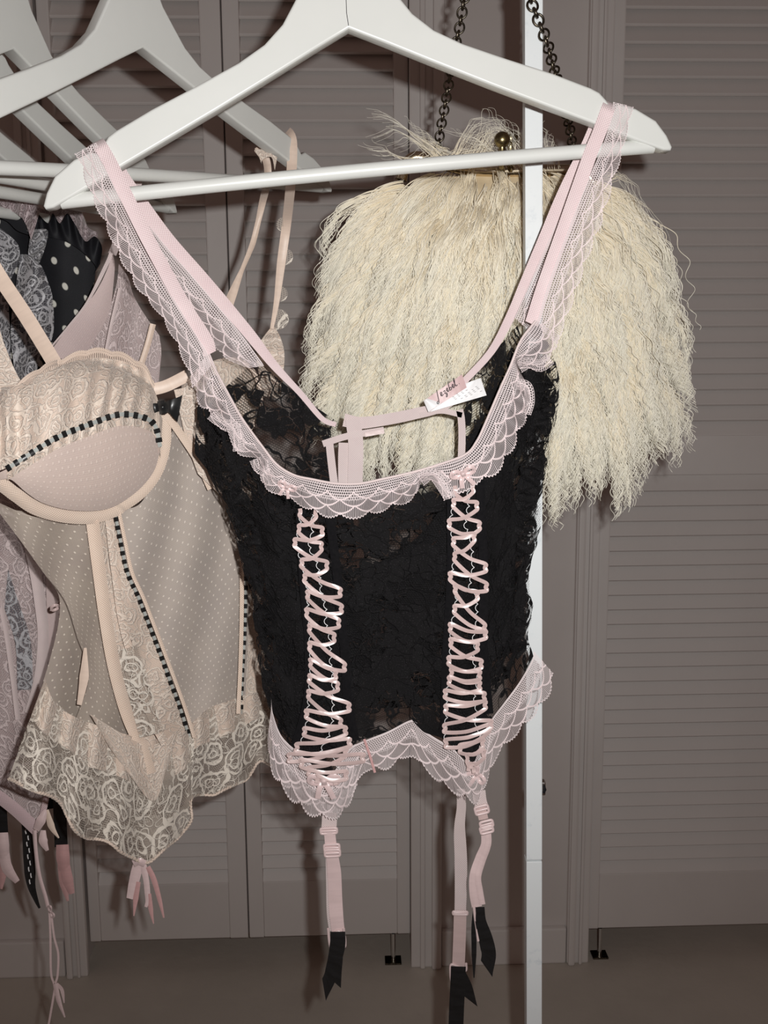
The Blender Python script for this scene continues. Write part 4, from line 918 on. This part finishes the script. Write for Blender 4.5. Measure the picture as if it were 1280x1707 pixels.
ribbon('tail', M_blush, g, [(92, 1645, .80), (86, 1680, .80), (78, 1725, .80)], 3.5, n=20)
ribbon('tail', M_blush, g, [(94, 1640, .80), (103, 1650, .80), (107, 1672, .80)], 6, n=20, taper=[1, 1, .3])

# ================================================================== POLKA-DOT CORSET
pol = empty('polka_dot_corset', 'black corset with white polka dots and silver-grey lace at the far left', 'corset', tuple(PV(60, 800, .88)))
panel('front_panel', M_polka, pol, [(-60, 340), (0, 352), (80, 375), (130, 395), (166, 425)], [(166, 425), (158, 480), (165, 700), (120, 950), (90, 1100), (108, 1345)], [(-120, 1300), (-20, 1330), (50, 1350), (108, 1345)], [(-60, 340), (-110, 800), (-120, 1300)], lambda X, Y, u, v: .885 + .004 * np.sin(X / 20.0), 60, 90)
strip('frill', M_blackfab, pol, [((70, 392), (60, 352)), ((84, 396), (80, 372)), ((95, 398), (88, 356)), ((108, 402), (100, 372)), ((120, 408), (112, 356)), ((132, 416), (124, 372)), ((142, 424), (142, 402)), ((152, 434), (158, 394)), ((160, 446), (170, 412)), ((156, 458), (167, 440))], lambda X, Y, u, v: .875 - .004 * v + .004 * v * np.sin(u * 32), 120, 10)
strip('frill', M_blackfab, pol, [((-20, 360), (-20, 335)), ((10, 368), (8, 340)), ((30, 385), (28, 352)), ((60, 395), (66, 350))], .868, 60, 6)
for k_, pr in enumerate(([((-12, 372), (-30, 372)), ((10, 388), (-30, 400)), ((31, 410), (-30, 430)), ((30, 440), (-30, 470)), ((14, 480), (-30, 520)), ((16, 540), (-30, 580)), ((20, 640), (-30, 640))],
           [((44, 384), (60, 382)), ((50, 392), (79, 384)), ((48, 410), (76, 410)), ((46, 432), (66, 438))],
           [((33, 424), (44, 424)), ((30, 450), (68, 442)), ((26, 480), (80, 470)), ((20, 520), (88, 500)), ((18, 560), (88, 560)), ((22, 600), (66, 600)), ((28, 640), (58, 640))])):
    strip('lace_ruffle', M_silver, pol, pr, lambda X, Y, u, v, k_=k_: .862 - .004 * k_ + .006 * np.sin(v * 5 + u * 9), 80, 14, label='silver-grey lace ruffle')
for x0, w_, y1 in ((-2, 26, 1392), (99, 22, 1412)):
    g = empty('garter', None, None); g.parent = pol; g.matrix_parent_inverse = parent_world(pol).inverted(); g['label'] = 'black garter strap ending in a pink satin bow'
    ribbon('strap', M_blacksat, g, [(x0, 1325, .872), (x0 + 1, 1360, .872), (x0 + 3, y1, .872)], w_, n=20, curl=.1)
    xs = x0 + 5
    ribbon('bow_loop', M_dusty if x0 > 50 else M_blush, g, [(xs, y1 - 4, .866), (xs + 1, y1 + 18, .864), (xs + 4, y1 + 38, .866)], 23, n=24, curl=.25, taper=[.9, 1, .8])
    ribbon('tail', M_dusty if x0 > 50 else M_blush, g, [(xs + 4, y1 + 30, .866), (xs + 9, y1 + 55, .866), (xs + 16 if x0 > 50 else xs + 26, y1 + 78, .868)], 19, n=24, curl=.2, taper=[.9, 1, .5])
    ribbon('tail', M_dusty, g, [(xs - 2, y1 + 30, .87), (xs + 2, y1 + 60, .87), (xs - 1 + (10 if x0 > 50 else 0), y1 + 90, .872)], 14, n=24, curl=.2, taper=[.9, 1, .3])
g = empty('garter', None, None); g.parent = pol; g.matrix_parent_inverse = parent_world(pol).inverted(); g['label'] = 'curved black ribbon with small white stitches'
gp = [(42, 1365, .868), (46, 1400, .868), (49, 1440, .868), (52, 1475, .868), (60, 1500, .868), (66, 1514, .868)]
ribbon('strap', M_blacksat, g, gp, 19, n=40, curl=.15, taper=[.7, .9, 1, 1, .6, .2])
ss_ = smooth(gp, 30)
join_grids('stitches', M_tagwhite, g, [tube_grid([PV(x - 2 + 3 * (i % 2), y - 3, d - .001), PV(x - 2 + 3 * (i % 2), y, d - .0012), PV(x - 1 + 3 * (i % 2), y + 4, d - .001)], .0006, 5) for i, (x, y, d) in enumerate(ss_[4:22:2])], kind='stuff')

# ================================================================== MAUVE LACE TOP
mau = empty('mauve_lace_top', 'dusky mauve lace top peeking out above the polka dot corset', 'lingerie top', tuple(PV(60, 340, .92)))
strip('lace_edge', M_mauve, mau, [((-20, 312), (-20, 345)), ((10, 315), (8, 348)), ((35, 322), (30, 358)), ((55, 332), (42, 372)), ((68, 348), (52, 400))], lambda X, Y, u, v: .852 + .004 * np.sin(u * 18), 80, 12)
strip('lace_edge', M_mauve, mau, [((70, 352), (74, 400)), ((95, 345), (95, 400)), ((120, 340), (120, 410)), ((135, 352), (132, 415)), ((146, 378), (145, 425)), ((163, 388), (160, 440))], lambda X, Y, u, v: .905 + .004 * np.sin(u * 18), 80, 12)
panel('front_panel', M_mauve, mau, [(-60, 330), (60, 345), (150, 390)], [(150, 390), (150, 600), (110, 900)], [(-100, 900), (0, 905), (110, 900)], [(-60, 330), (-80, 600), (-100, 900)], .925, 30, 40)
